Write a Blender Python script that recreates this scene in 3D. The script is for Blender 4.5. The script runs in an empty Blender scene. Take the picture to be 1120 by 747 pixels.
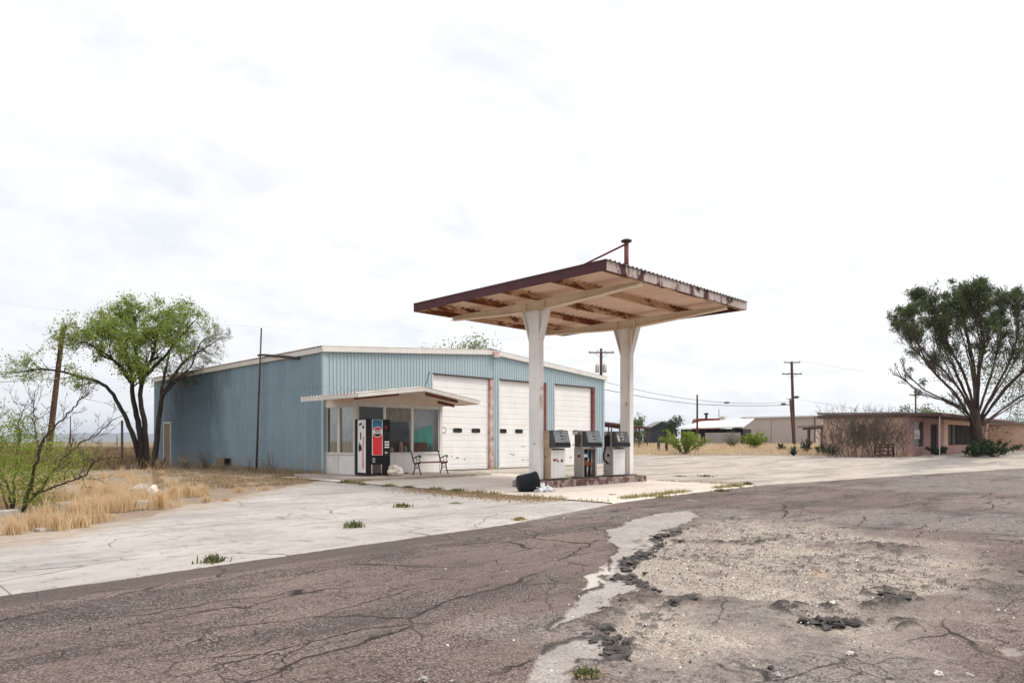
import bpy, math, random
import numpy as np
from mathutils import Vector, Matrix, noise as mnoise
random.seed(7); rng = np.random.default_rng(7)
SC = bpy.context.scene; COL = SC.collection
R2 = math.sqrt(.5); F = 757.0; HZ = 482.5; H = 1.25          # camera: focal in photo pixels, horizon row, eye height

# ------------------------------------------------------------------ terrain
def lerp(a, b, t): return a + (b - a) * t
def sm(t): t = max(0., min(1., t)); return t * t * (3 - 2 * t)
def pw(x, pts):
    if x <= pts[0][0]: return pts[0][1]
    for (a, b), (c, d) in zip(pts, pts[1:]):
        if x <= c: return lerp(b, d, (x - a) / (c - a))
    return pts[-1][1]
RAMP = [(34, 0), (44, .3), (60, .5), (80, .85), (95, .95)]
def zt(x, y):
    D = (x + y) * R2
    if D < 30: return 0.
    u = (x - y) * R2 / D
    return pw(D, RAMP) * sm((u - .02) / .12)
EDGE = [(-60, 5.6), (-8, 6.6), (1, 6.9), (2.9, 7.05), (7.4, 7.43), (9.5, 7.95), (11.4, 8.4), (15, 8.75), (19.1, 8.9), (26, 8.0), (39, 6.0), (60, 3), (90, -2)]
def edgeY(x): return pw(x, EDGE)
def nz(x, y=0., z=0., s=1.): return mnoise.noise(Vector((x * s, y * s, z * s)))
def A(px, py, D):
    """the point seen at photo pixel px,py at depth D in front of the camera"""
    u = (px - 560) / F
    return Vector((R2 * D * (1 + u), R2 * D * (1 - u), H - (py - HZ) / F * D))
def G(px, py):
    """the ground point seen at photo pixel px,py"""
    u = (px - 560) / F; D = 2.
    while D < 600:
        p = A(px, py, D)
        if p.z <= zt(p.x, p.y): break
        D *= 1.004
    p.z = zt(p.x, p.y); return p
def onD(px, D):
    p = A(px, HZ, D); p.z = zt(p.x, p.y); return p

# ------------------------------------------------------------------ materials
class NT:
    def __init__(s, t): s.t = t; t.nodes.clear()
    def n(s, typ, ins=None, **kw):
        nd = s.t.nodes.new(typ)
        for k, v in kw.items(): setattr(nd, k, v)
        for k, v in (ins or {}).items(): s.put(nd, k, v)
        return nd
    def put(s, nd, k, v):
        i = nd.inputs[k]
        if isinstance(v, bpy.types.NodeSocket): s.t.links.new(v, i)
        elif isinstance(v, bpy.types.Node): s.t.links.new(v.outputs[0], i)
        else: i.default_value = v
    def noise(s, vec, scale, detail=5, rough=.55, dist=0.):
        return s.n('ShaderNodeTexNoise', {'Vector': vec, 'Scale': scale, 'Detail': detail, 'Roughness': rough, 'Distortion': dist}).outputs[0]
    def ramp(s, fac, a, b, c0=0., c1=1.):
        return s.n('ShaderNodeMapRange', {'Value': fac, 'From Min': a, 'From Max': b, 'To Min': c0, 'To Max': c1}).outputs[0]
    def mix(s, f, a, b, mode='MIX'):
        nd = s.n('ShaderNodeMix', data_type='RGBA', blend_type=mode)
        for idx, v in ((0, f), (6, a), (7, b)):
            if isinstance(v, bpy.types.NodeSocket): s.t.links.new(v, nd.inputs[idx])
            else: nd.inputs[idx].default_value = v if idx == 0 else (*v[:3], 1)
        return nd.outputs[2]
    def math(s, op, a, b=0.):
        return s.n('ShaderNodeMath', {0: a, 1: b}, operation=op).outputs[0]
    def scale(s, vec, sc):
        return s.n('ShaderNodeMapping', {'Vector': vec, 'Scale': sc}).outputs[0]
    def bump(s, h, st, dist=.02):
        return s.n('ShaderNodeBump', {'Height': h, 'Strength': st, 'Distance': dist}).outputs[0]
def newmat(name):
    m = bpy.data.materials.new(name); m.use_nodes = True
    return m, NT(m.node_tree)
def finish(nt, col, rough=.8, metal=0., normal=None, spec=.3, **kw):
    b = nt.n('ShaderNodeBsdfPrincipled', {'Base Color': col if isinstance(col, bpy.types.NodeSocket) else (*col, 1), 'Roughness': rough, 'Metallic': metal, 'Specular IOR Level': spec})
    if normal is not None: nt.put(b, 'Normal', normal)
    for k, v in kw.items(): nt.put(b, k, v)
    nt.n('ShaderNodeOutputMaterial', {'Surface': b}); return b
def M(name, col, var=None, vs=2.5, rough=.75, metal=0., stretch=(1, 1, 1), rust=None, bump=0., bs=40, spec=.3, fine=.12, streak=0.):
    """weathered material: col/var patches, optional rust=(colour, amount 0..1, scale), fine grain and bump"""
    m, t = newmat(name)
    co = t.n('ShaderNodeTexCoord').outputs['Object']; v = t.scale(co, stretch)
    c = t.mix(t.ramp(t.noise(v, vs), .35, .65), col, var or tuple(x * .82 for x in col))
    if streak:
        sv = t.scale(co, (7, 7, .35))
        c = t.mix(t.ramp(t.noise(sv, 1.6, 6), .52, .75, 0, streak), c, tuple(x * .45 for x in col))
    if fine:
        c = t.mix(t.ramp(t.noise(co, 55, 3), .3, .7, 0, fine), c, tuple(x * .4 for x in col))
    if rust:
        rc, am, rs = rust
        f = t.ramp(t.noise(v, rs, 9, .68, .4), .72 - am * .45, .78 - am * .45)
        r2 = t.mix(t.noise(co, rs * 6), rc, tuple(x * .35 for x in rc))
        c = t.mix(f, c, r2)
    nrm = t.bump(t.noise(co, bs, 6), bump) if bump else None
    finish(t, c, rough, metal, nrm, spec)
    return m
def leafmat(name, cols, trans=.35, rough=.6):
    m, t = newmat(name)
    g = t.n('ShaderNodeNewGeometry')
    cr = t.n('ShaderNodeValToRGB', {'Fac': g.outputs['Random Per Island']})
    el = cr.color_ramp.elements
    while len(el) < len(cols): el.new(.5)
    for i, c in enumerate(cols):
        el[i].position = i / max(1, len(cols) - 1); el[i].color = (*c, 1)
    pv = t.noise(g.outputs['Position'], .9, 4, .6)
    col = t.mix(t.ramp(pv, .36, .62, .32, 0), cr.outputs[0], tuple(x * k for x, k in zip(cols[0], (.62, .60, .62))))
    b = t.n('ShaderNodeBsdfPrincipled', {'Base Color': col, 'Roughness': rough, 'Specular IOR Level': .2})
    tr = t.n('ShaderNodeBsdfTranslucent', {'Color': col})
    mx = t.n('ShaderNodeMixShader', {0: trans, 1: b, 2: tr})
    t.n('ShaderNodeOutputMaterial', {'Surface': mx}); return m

BLUE = (.31, .405, .44)
MT = {}
def blue_wall(name, shaded_side=False):
    m, t = newmat(name); BLUE = (.20, .285, .35) if shaded_side else (.335, .43, .475)  # same paint on the unlit side: shade and blue skylight mixed into its base
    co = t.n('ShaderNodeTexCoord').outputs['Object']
    c = t.mix(t.ramp(t.noise(co, .8), .3, .7), BLUE, (.235, .32, .38) if shaded_side else (.38, .47, .505))
    c = t.mix(t.ramp(t.noise(t.scale(co, (5, 5, .25)), 1.5, 7), .48, .8, 0, .5), c, (.34, .42, .43))
    c = t.mix(t.ramp(t.noise(t.scale(co, (9, 9, .5)), 1.3, 7), .62, .8, 0, .55), c, (.16, .25, .31))
    sep = t.n('ShaderNodeSeparateXYZ', {0: co})
    low = t.math('MULTIPLY', t.ramp(sep.outputs[2], 1.1, 0., 0, .9), t.ramp(t.noise(co, 2.2, 7), .4, .68))
    c = t.mix(low, c, (.30, .27, .22))
    if shaded_side:                                # dark blotch along the rear half of the sheets, ragged outline, heavier higher up
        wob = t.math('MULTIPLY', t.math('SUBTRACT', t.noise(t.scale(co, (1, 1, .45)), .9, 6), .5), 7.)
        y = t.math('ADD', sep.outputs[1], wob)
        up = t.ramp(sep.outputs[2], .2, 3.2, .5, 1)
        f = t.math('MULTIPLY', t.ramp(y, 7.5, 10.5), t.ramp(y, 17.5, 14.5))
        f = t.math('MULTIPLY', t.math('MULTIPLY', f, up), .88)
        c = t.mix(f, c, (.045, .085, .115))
    finish(t, c, .55, 0., t.bump(t.noise(co, 3, 4), .08, .05), .3)
    return m
def mats():
    MT['blue'] = blue_wall('blue_sheet_metal'); MT['blue_side'] = blue_wall('blue_sheet_metal_shaded', True)
    MT['trim'] = M('cream_trim_paint', (.70, .68, .65), (.62, .60, .57), 1.5, .6, streak=.35, rust=((.25, .1, .05), .14, 3))
    MT['door_white'] = M('white_door_paint', (.80, .79, .78), (.74, .73, .71), 1.2, .6, streak=.25, rust=((.30, .22, .18), .11, 4))
    MT['rust_red'] = M('red_oxide_steel', (.13, .035, .03), (.21, .08, .07), 3, .75, rust=((.35, .27, .25), .22, 6), bump=.15)
    MT['pink_rust'] = M('peeling_pink_steel', (.62, .47, .45), (.42, .22, .19), 3.2, .75, rust=((.22, .06, .045), .34, 4), bump=.15)
    MT['maroon'] = M('maroon_fascia_paint', (.065, .02, .024), (.085, .03, .034), 1.5, .6, fine=.05, streak=.2)
    MT['peel'] = M('peeling_maroon_fascia', (.50, .44, .42), (.38, .30, .28), 2.5, .75, stretch=(1, 1, .6), rust=((.09, .03, .03), .5, 1.7), bump=.15, streak=.4)
    MT['cream'] = M('cream_steel', (.80, .69, .55), (.72, .60, .46), 2, .65, rust=((.24, .09, .035), .2, 2.5), streak=.25)
    MT['white_steel'] = M('white_column_paint', (.80, .79, .78), (.72, .70, .68), 1.8, .6, rust=((.30, .17, .11), .2, 4), streak=.4, fine=.05)
    MT['purlin'] = M('rusted_purlin', (.72, .52, .36), (.55, .34, .20), 2, .8, rust=((.26, .085, .03), .56, 1.4), bump=.2, stretch=(.6, 1, 2), streak=.6)
    MT['deck'] = M('salmon_deck_underside', (.86, .67, .55), (.77, .55, .43), 2.2, .75, rust=((.46, .21, .10), .15, 1.7), stretch=(2.6, .45, 1))
    MT['awn_under'] = M('soffit_paint', (.74, .63, .53), (.66, .54, .44), 2.5, .75, rust=((.24, .1, .05), .15, 3))
    MT['roof_metal'] = M('galvanised_roofing', (.42, .39, .36), (.33, .26, .21), 1.5, .5, .4, rust=((.2, .08, .04), .25, 2))
    MT['brown_door'] = M('weathered_brown_door', (.24, .17, .12), None, 2, .8, streak=.5)
    MT['iron'] = M('black_cast_iron', (.012, .012, .013), None, 5, .5, .3, fine=0)
    MT['black'] = M('black_enamel', (.009, .010, .012), (.015, .015, .018), 2, .5, 0, spec=.15, fine=0)
    MT['black_rubber'] = M('black_rubber', (.012, .012, .012), None, 4, .65, fine=0)
    MT['plastic_black'] = M('black_bin_plastic', (.006, .009, .013), (.012, .015, .02), 3, .5, bump=.05, spec=.2)
    MT['dark_steel'] = M('dark_weathered_steel', (.05, .045, .042), (.09, .06, .05), 4, .7)
    MT['wood_red'] = M('red_brown_slat', (.19, .065, .045), (.26, .12, .09), 4, .7)
    MT['red'] = M('red_panel', (.62, .03, .035), (.55, .03, .035), 1.5, .4, fine=.04)
    MT['blue_panel'] = M('blue_panel', (.015, .12, .24), (.02, .17, .28), 2, .4, fine=.04)
    MT['navy'] = M('navy_ink', (.012, .012, .03), None, 2, .5, fine=0)
    MT['white'] = M('white_enamel', (.78, .77, .76), (.7, .69, .68), 2, .45, fine=.06)
    MT['white_pump'] = M('white_pump_panel', (.74, .73, .72), (.66, .65, .64), 2.5, .45, fine=.06, rust=((.26, .13, .09), .17, 5), streak=.3)
    MT['pink'] = M('faded_pink_print', (.62, .25, .30), (.66, .45, .45), 4, .6)
    MT['silver'] = M('dull_silver', (.55, .54, .53), (.42, .41, .40), 4, .4, .55)
    MT['steel_side'] = M('dull_stainless_casing', (.40, .36, .34), (.33, .29, .27), 3, .5, .15, streak=.3)
    MT['tan_side'] = M('tan_rusting_casing', (.50, .38, .27), (.36, .25, .17), 2.5, .65, streak=.4, rust=((.2, .08, .04), .2, 5))
    MT['grey_head'] = M('grey_pump_bezel', (.05, .05, .052), (.085, .085, .085), 3, .5, spec=.2)
    MT['dial'] = M('dusty_dial_glass', (.17, .19, .21), (.25, .27, .28), 5, .25, spec=.5)
    MT['dial_dark'] = M('dark_dial_glass', (.04, .045, .05), (.10, .10, .10), 4, .22, spec=.5)
    MT['orange_red'] = M('rust_red_print', (.45, .06, .03), (.3, .05, .03), 9, .6)
    MT['orange'] = M('orange_pipe', (.26, .075, .03), (.07, .03, .02), 8, .6)
    MT['curb_red'] = M('worn_red_kerb_paint', (.10, .045, .040), (.16, .085, .075), 3, .85, rust=((.42, .36, .33), .56, 4), bump=.35)
    MT['conc_block'] = M('concrete_block', (.42, .38, .34), (.28, .25, .22), 5, .9, bump=.4)
    MT['slab'] = M('porch_concrete', (.45, .40, .36), (.36, .31, .27), 1.5, .9, bump=.25, rust=((.2, .16, .13), .15, 2))
    MT['rock'] = M('pale_rock', (.76, .70, .65), (.60, .52, .47), 4, .9, bump=.5, bs=12)
    MT['rock_grey'] = M('grey_rock', (.40, .37, .35), (.28, .26, .25), 5, .9, bump=.5, bs=12)
    MT['tar'] = M('broken_asphalt', (.045, .042, .042), (.12, .105, .10), 18, .9, bump=.8, bs=60)
    MT['bag'] = M('white_plastic_bag', (.72, .73, .76), (.6, .62, .66), 6, .35, bump=.3, bs=14)
    MT['bark'] = M('dark_bark', (.016, .012, .011), (.034, .027, .023), 6, .9, stretch=(1, 1, .3), bump=.6)
    MT['bark_pale'] = M('grey_brown_bark', (.095, .078, .066), (.055, .045, .04), 6, .9, stretch=(1, 1, .3), bump=.6)
    MT['bark_red'] = M('reddish_bark', (.085, .056, .046), (.05, .034, .03), 5, .9, stretch=(1, 1, .3), bump=.6)
    MT['twig'] = M('dry_twig', (.17, .13, .105), (.11, .085, .07), 8, .9)
    MT['pole'] = M('creosote_pole', (.085, .042, .032), (.13, .075, .055), 4, .9, stretch=(1, 1, .15), bump=.4)
    MT['pole_ochre'] = M('sun_bleached_pole', (.05, .026, .024), (.17, .10, .045), .45, .9, stretch=(1, 1, .5), bump=.4)
    MT['wire'] = M('cable_sheath', (.03, .03, .03), None, 3, .6, fine=0)
    MT['stucco_pink'] = M('pink_stucco', (.44, .25, .24), (.50, .31, .28), 1, .92, streak=.25, bump=.3, rust=((.6, .48, .43), .12, 2))
    MT['stucco_orange'] = M('orange_stucco', (.70, .45, .33), (.74, .54, .43), 1, .92, streak=.25, bump=.3)
    MT['stucco_beige'] = M('beige_stucco', (.54, .46, .41), (.49, .415, .375), .4, .92, streak=.2)
    MT['wall_grey'] = M('grey_block_wall', (.36, .33, .32), (.31, .29, .28), .7, .92)
    MT['shed_dark'] = M('dark_shed_boards', (.030, .036, .044), (.045, .05, .06), 1.5, .85)
    MT['black_shade'] = M('dark_boards', (.022, .021, .021), None, 2, .85)
    MT['roof_white'] = M('white_roofing', (.82, .82, .83), (.75, .75, .77), .5, .5, fine=0)
    MT['roof_grey'] = M('grey_felt_roof', (.30, .28, .27), (.22, .2, .19), 1.5, .8)
    MT['roof_red'] = M('red_roofing', (.33, .06, .05), (.25, .05, .045), 1, .7)
    MT['brown_wood'] = M('brown_timber', (.09, .05, .042), (.14, .08, .065), 3, .85)
    MT['dark_glass'] = M('dusty_dark_window', (.012, .014, .015), (.03, .032, .032), 3, .2, spec=.2, fine=0)
    MT['board'] = M('window_screen', (.10, .095, .085), (.06, .055, .05), 3, .7)
    MT['green_cloth'] = M('green_tarpaulin', (.04, .64, .48), (.04, .44, .34), 5, .6)
    MT['cardboard'] = M('brown_box', (.17, .055, .03), (.11, .04, .025), 4, .75)
    MT['paper'] = M('faded_poster', (.42, .30, .10), (.20, .13, .10), 5, .8, fine=0)
    MT['paper_faded'] = M('faded_notice', (.62, .47, .40), (.68, .58, .52), 7, .85)
    MT['curtain'] = M('grey_curtain', (.74, .70, .60), (.50, .46, .37), 1.8, .9, stretch=(4, 4, .5))
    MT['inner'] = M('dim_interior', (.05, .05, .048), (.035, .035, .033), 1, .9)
    MT['yucca'] = leafmat('blue_green_spike', [(.03, .05, .035), (.06, .085, .055), (.09, .11, .07)], .15)
    MT['leaf_spring'] = leafmat('spring_leaf', [(.19, .25, .045), (.29, .36, .07), (.38, .45, .13), (.15, .20, .045)], .5)
    MT['leaf_lime'] = leafmat('lime_leaf', [(.17, .24, .035), (.27, .35, .06), (.34, .40, .09)], .5)
    MT['leaf_pine'] = leafmat('pine_needle', [(.05, .075, .03), (.085, .12, .045), (.15, .19, .07), (.065, .09, .04)], .25)
    MT['leaf_dark'] = leafmat('dark_leaf', [(.03, .05, .025), (.055, .085, .04), (.08, .11, .05)], .25)
    MT['leaf_mid'] = leafmat('mid_leaf', [(.07, .11, .035), (.12, .17, .055), (.18, .22, .08)], .35)
    MT['leaf_pale'] = leafmat('pale_leaf', [(.20, .24, .10), (.28, .30, .13), (.24, .30, .09)], .45)
    MT['straw'] = leafmat('dry_straw', [(.72, .53, .32), (.82, .66, .43), (.62, .42, .23), (.84, .73, .55)], .5, .8)
    MT['scrub'] = leafmat('brown_scrub', [(.15, .10, .06), (.24, .17, .10), (.32, .22, .13)], .25, .9)
    MT['straw_dull'] = leafmat('dull_straw', [(.36, .27, .17), (.45, .34, .21), (.28, .20, .13)], .3, .8)
    MT['weed'] = leafmat('weed_leaf', [(.085, .11, .045), (.15, .17, .075), (.30, .27, .14)], .3)
    MT['weed_straw'] = leafmat('yellowing_weed', [(.30, .27, .11), (.42, .35, .17), (.20, .21, .07)], .3)
    # glass: clear pane that reflects a little
    m, t = newmat('window_glass')
    co = t.n('ShaderNodeTexCoord').outputs['Object']
    tr = t.n('ShaderNodeBsdfTransparent', {'Color': (.86, .88, .88, 1)})
    gl = t.n('ShaderNodeBsdfGlossy', {'Color': (.9, .9, .9, 1), 'Roughness': .03})
    df = t.n('ShaderNodeBsdfDiffuse', {'Color': (.42, .40, .36, 1)})
    fr = t.n('ShaderNodeFresnel', {'IOR': 1.45})
    a = t.n('ShaderNodeMixShader', {0: t.math('MULTIPLY', fr.outputs[0], .55), 1: tr, 2: gl})
    dirt = t.ramp(t.noise(t.scale(co, (1, 1, .4)), 3, 6), .4, .8, .01, .08)
    b = t.n('ShaderNodeMixShader', {0: dirt, 1: a, 2: df})
    t.n('ShaderNodeOutputMaterial', {'Surface': b}); MT['glass'] = m

# ------------------------------------------------------------------ geometry helpers
class MB:
    def __init__(s): s.v = []; s.f = []; s.mi = []; s.cur = 0
    def add(s, vs, fs):
        o = len(s.v); s.v += [tuple(p) for p in vs]
        for f in fs: s.f.append(tuple(o + i for i in f)); s.mi.append(s.cur)
        return s
    def box(s, a, b, rz=0, rx=0, ry=0):
        x0, y0, z0 = a; x1, y1, z1 = b
        vs = [Vector(p) for p in ((x0, y0, z0), (x1, y0, z0), (x1, y1, z0), (x0, y1, z0), (x0, y0, z1), (x1, y0, z1), (x1, y1, z1), (x0, y1, z1))]
        if rz or rx or ry:
            c = sum(vs, Vector()) / 8
            r = Matrix.Rotation(rz, 3, 'Z') @ Matrix.Rotation(rx, 3, 'X') @ Matrix.Rotation(ry, 3, 'Y')
            vs = [c + r @ (p - c) for p in vs]
        return s.add(vs, [(0, 3, 2, 1), (4, 5, 6, 7), (0, 1, 5, 4), (1, 2, 6, 5), (2, 3, 7, 6), (3, 0, 4, 7)])
    def prism(s, pts, vec):
        """polygon pts extruded along vec"""
        n = len(pts); vec = Vector(vec); a = [Vector(p) for p in pts]; b = [p + vec for p in a]
        return s.add(a + b, [tuple(range(n))[::-1], tuple(range(n, 2 * n))] + [(i, (i + 1) % n, n + (i + 1) % n, n + i) for i in range(n)])
    def tube(s, path, rad, n=6, cap=True):
        path = [Vector(p) for p in path]; k = len(path)
        if not hasattr(rad, '__len__'): rad = [rad] * k
        vs = []; up = None
        for i, p in enumerate(path):
            d = (path[min(i + 1, k - 1)] - path[max(i - 1, 0)])
            if d.length < 1e-9: d = Vector((0, 0, 1))
            d.normalize()
            if up is None: up = Vector((0, 0, 1)) if abs(d.z) < .9 else Vector((1, 0, 0))
            a = d.cross(up)
            if a.length < 1e-6: a = d.orthogonal()
            a.normalize(); b = d.cross(a); up = a.cross(d)
            for j in range(n):
                t = 2 * math.pi * j / n
                vs.append(p + (a * math.cos(t) + b * math.sin(t)) * rad[i])
        fs = [(i * n + j, i * n + (j + 1) % n, (i + 1) * n + (j + 1) % n, (i + 1) * n + j) for i in range(k - 1) for j in range(n)]
        if cap: fs += [tuple(range(n))[::-1], tuple(range((k - 1) * n, k * n))]
        return s.add(vs, fs)
    def lathe(s, prof, c, n=20, axis=None):
        """prof = [(radius, height)...] turned about axis through c"""
        ax = Vector(axis or (0, 0, 1)).normalized(); a = ax.orthogonal().normalized(); b = ax.cross(a); c = Vector(c)
        vs = [c + ax * h + (a * math.cos(2 * math.pi * j / n) + b * math.sin(2 * math.pi * j / n)) * r for r, h in prof for j in range(n)]
        k = len(prof)
        return s.add(vs, [(i * n + j, i * n + (j + 1) % n, (i + 1) * n + (j + 1) % n, (i + 1) * n + j) for i in range(k - 1) for j in range(n)])
    def blob(s, c, r, seed=0, rough=.25, n=2, sq=(1, 1, 1), flat=None):
        ico = ICO[n]; c = Vector(c); vs = []
        for p in ico[0]:
            q = Vector(p); k = 1 + rough * mnoise.noise(q * 1.7 + Vector((seed * 7.3, seed * 3.1, seed))) * 1.6
            q = Vector((q.x * sq[0], q.y * sq[1], q.z * sq[2])) * (r * k)
            if flat is not None and q.z < -flat * r: q.z = -flat * r
            vs.append(c + q)
        return s.add(vs, ico[1])
    def build(s, name, mat, parent=None, smooth=False, local=False, bevel=0):
        me = bpy.data.meshes.new(name)
        off = Vector() if (parent is None or local) else rootloc(parent)
        me.from_pydata([(x - off.x, y - off.y, z - off.z) for x, y, z in s.v], [], s.f)
        for m in (mat if isinstance(mat, (list, tuple)) else [mat]): me.materials.append(MT[m] if isinstance(m, str) else m)
        if any(s.mi): me.polygons.foreach_set('material_index', s.mi)
        if smooth: me.polygons.foreach_set('use_smooth', [True] * len(s.f))
        me.update()
        o = bpy.data.objects.new(name, me); COL.objects.link(o)
        if parent is not None: o.parent = parent
        if bevel:
            b = o.modifiers.new('edge', 'BEVEL'); b.width = bevel; b.segments = 2; b.limit_method = 'ANGLE'
        return o
def make_ico():
    import bmesh
    out = {}
    for n in (1, 2, 3):
        b = bmesh.new(); bmesh.ops.create_icosphere(b, subdivisions=n, radius=1)
        b.verts.ensure_lookup_table()
        out[n] = ([tuple(v.co) for v in b.verts], [tuple(v.index for v in f.verts) for f in b.faces]); b.free()
    return out
ICO = make_ico()
def rootloc(o):
    v = Vector()
    while o is not None: v += o.location; o = o.parent
    return v
def tag(o, label=None, cat=None, group=None, kind=None):
    if label: o['label'] = label
    if cat: o['category'] = cat
    if group: o['group'] = group
    if kind: o['kind'] = kind
    return o
def thing(name, label, cat, loc, group=None, rz=0):
    o = bpy.data.objects.new(name, None); COL.objects.link(o); o.location = loc; o.empty_display_size = .2
    o.rotation_euler.z = rz
    return tag(o, label, cat, group)
def fast(name, V, Q, mat, parent=None, smooth=False):
    """V (n,3), Q (m,4) numpy arrays -> mesh object"""
    me = bpy.data.meshes.new(name); V = np.asarray(V, np.float32); Q = np.asarray(Q, np.int32)
    if parent is not None: V = V - np.array(rootloc(parent), np.float32)
    me.vertices.add(len(V)); me.vertices.foreach_set('co', V.ravel())
    me.loops.add(Q.size); me.loops.foreach_set('vertex_index', Q.ravel())
    me.polygons.add(len(Q)); me.polygons.foreach_set('loop_start', np.arange(0, Q.size, Q.shape[1], dtype=np.int32))
    if smooth: me.polygons.foreach_set('use_smooth', np.ones(len(Q), bool))
    me.materials.append(MT[mat] if isinstance(mat, str) else mat)
    me.update(calc_edges=True); me.validate()
    o = bpy.data.objects.new(name, me); COL.objects.link(o)
    if parent is not None: o.parent = parent
    return o
def leaves(name, P, size, mat, parent, asp=.55, flatten=0.):
    """leaf-sized quads of random tilt at points P"""
    P = np.array([tuple(p) for p in P], np.float32); n = len(P)
    a = rng.normal(size=(n, 3)); a /= np.linalg.norm(a, axis=1)[:, None]
    b = rng.normal(size=(n, 3)); b[:, 2] *= (1 - flatten); b -= a * (a * b).sum(1)[:, None]; b /= np.linalg.norm(b, axis=1)[:, None]
    s = (size * rng.uniform(.6, 1.4, n))[:, None]
    V = np.stack([P - a * s, P + b * s * asp, P + a * s, P - b * s * asp], 1).reshape(-1, 3)
    return fast(name, V, np.arange(4 * n).reshape(-1, 4), mat, parent)
def blades(name, base, h, mat, parent=None, w=.008, lean=.35):
    """grass blades: base (n,3), h (n,)"""
    n = len(base); base = np.asarray(base, np.float32); h = np.asarray(h)[:, None]
    az = rng.uniform(0, 2 * np.pi, n); d = np.stack([np.cos(az), np.sin(az), np.zeros(n)], 1)
    t = rng.uniform(0, 2 * np.pi, n); sd = np.stack([np.cos(t), np.sin(t), np.zeros(n)], 1) * w
    k = (np.abs(rng.normal(0, lean, n)))[:, None]
    up = np.array([0, 0, 1.])
    m = base + h * (.55 * up + .2 * k * d); tip = base + h * (up * np.clip(1 - .35 * k, .3, 1) + d * .75 * k)
    V = np.stack([base - sd, base + sd, m + sd * .75, m - sd * .75, tip + sd * .15, tip - sd * .15], 1).reshape(-1, 3)
    i = np.arange(n)[:, None] * 6
    Q = np.concatenate([i + np.array([0, 1, 2, 3]), i + np.array([3, 2, 4, 5])])
    return fast(name, V, Q, mat, parent)
def corr(mb, o, pd, plen, rd, rlen, nrm, pitch=.15, depth=.02, lo=.45, hi=.3):
    """ribbed sheet: profile runs along pd, ribs run along rd, ribs stand out along nrm"""
    o = Vector(o); pd = Vector(pd); rd = Vector(rd); nrm = Vector(nrm); xs = []
    k = 0
    while k * pitch < plen + 1e-6:
        b = k * pitch; sl = (1 - lo - hi) / 2
        for t, d in ((0, 0), (lo, 0), (lo + sl, depth), (lo + sl + hi, depth)):
            if b + t * pitch <= plen: xs.append((b + t * pitch, d))
        k += 1
    vs = []
    for x, d in xs: vs += [o + pd * x + nrm * d, o + pd * x + nrm * d + rd * rlen]
    mb.add(vs, [(2 * i, 2 * i + 2, 2 * i + 3, 2 * i + 1) for i in range(len(xs) - 1)])
def text_mesh(txt, size):
    cu = bpy.data.curves.new('lettering', 'FONT'); cu.body = txt; cu.size = size; cu.extrude = .002; cu.align_x = 'CENTER'; cu.align_y = 'CENTER'
    o = bpy.data.objects.new('lettering', cu); COL.objects.link(o); bpy.context.view_layer.update()
    me = bpy.data.meshes.new_from_object(o.evaluated_get(bpy.context.evaluated_depsgraph_get()))
    bpy.data.objects.remove(o); bpy.data.curves.remove(cu); return me
#PART2
mats()
# ------------------------------------------------------------------ sky, sun, camera
W = bpy.data.worlds.new('World'); SC.world = W; W.use_nodes = True
SUN_EL = math.radians(56); SUN_DIR = Vector((.55, -.72, 0)).normalized()      # horizontal direction towards the sun
t = NT(W.node_tree)
sky = t.n('ShaderNodeTexSky', sky_type='NISHITA'); sky.sun_disc = False
sky.sun_elevation = SUN_EL; sky.sun_rotation = math.atan2(SUN_DIR.x, SUN_DIR.y); sky.altitude = 1100; sky.dust_density = 2.5
co = t.n('ShaderNodeTexCoord').outputs['Generated']
sep = t.n('ShaderNodeSeparateXYZ', {0: co})
den = t.math('ADD', t.math('MAXIMUM', sep.outputs[2], 0.), .22)             # project the direction on a flat cloud deck
pl = t.n('ShaderNodeCombineXYZ', {0: t.math('DIVIDE', sep.outputs[0], den), 1: t.math('DIVIDE', sep.outputs[1], den), 2: 0.})
n1 = t.noise(t.scale(pl.outputs[0], (1.0, 1.5, 1)), 2.6, 10, .60, .35)
n2 = t.noise(t.scale(pl.outputs[0], (2.2, 1.0, 1)), 4.0, 9, .62, .5)
thick = t.ramp(t.math('ADD', t.math('MULTIPLY', n1, .62), t.math('MULTIPLY', n2, .38)), .38, .60)
dirv = t.n('ShaderNodeVectorMath', {0: co, 1: (SUN_DIR.x * .7, SUN_DIR.y * .7, .72)}, operation='DOT_PRODUCT')
glow = t.ramp(dirv.outputs['Value'], -.35, .8)                               # thin cloud is brighter towards the sun
cl0 = t.mix(thick, (4.40, 4.50, 4.68), (4.98, 5.0, 5.06)); cl1 = t.mix(thick, (5.1, 5.13, 5.2), (6.2, 6.15, 6.1))
cloud = t.mix(glow, cl0, cl1)
cover = t.ramp(n1, .26, .46, .86, .98)
bg = t.n('ShaderNodeBackground', {'Color': t.mix(cover, sky.outputs[0], cloud), 'Strength': .1})
t.n('ShaderNodeOutputWorld', {0: bg})
su = bpy.data.lights.new('sun', 'SUN'); su.energy = 1.45; su.angle = math.radians(24); su.color = (1, .94, .86)
so = bpy.data.objects.new('sun', su); COL.objects.link(so)
sd = Vector((SUN_DIR.x * math.cos(SUN_EL), SUN_DIR.y * math.cos(SUN_EL), math.sin(SUN_EL)))
so.rotation_euler = sd.to_track_quat('Z', 'Y').to_euler(); so.location = (0, 0, 30)
cam = bpy.data.cameras.new('camera'); cam.sensor_width = 36; cam.lens = F / 1120 * 36; cam.shift_y = (HZ - 373.5) / 1120
cam.clip_start = .05; cam.clip_end = 30000
co_ = bpy.data.objects.new('camera', cam); COL.objects.link(co_)
co_.location = (0, 0, H); co_.rotation_euler = (math.pi / 2, 0, -math.pi / 4); SC.camera = co_
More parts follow.
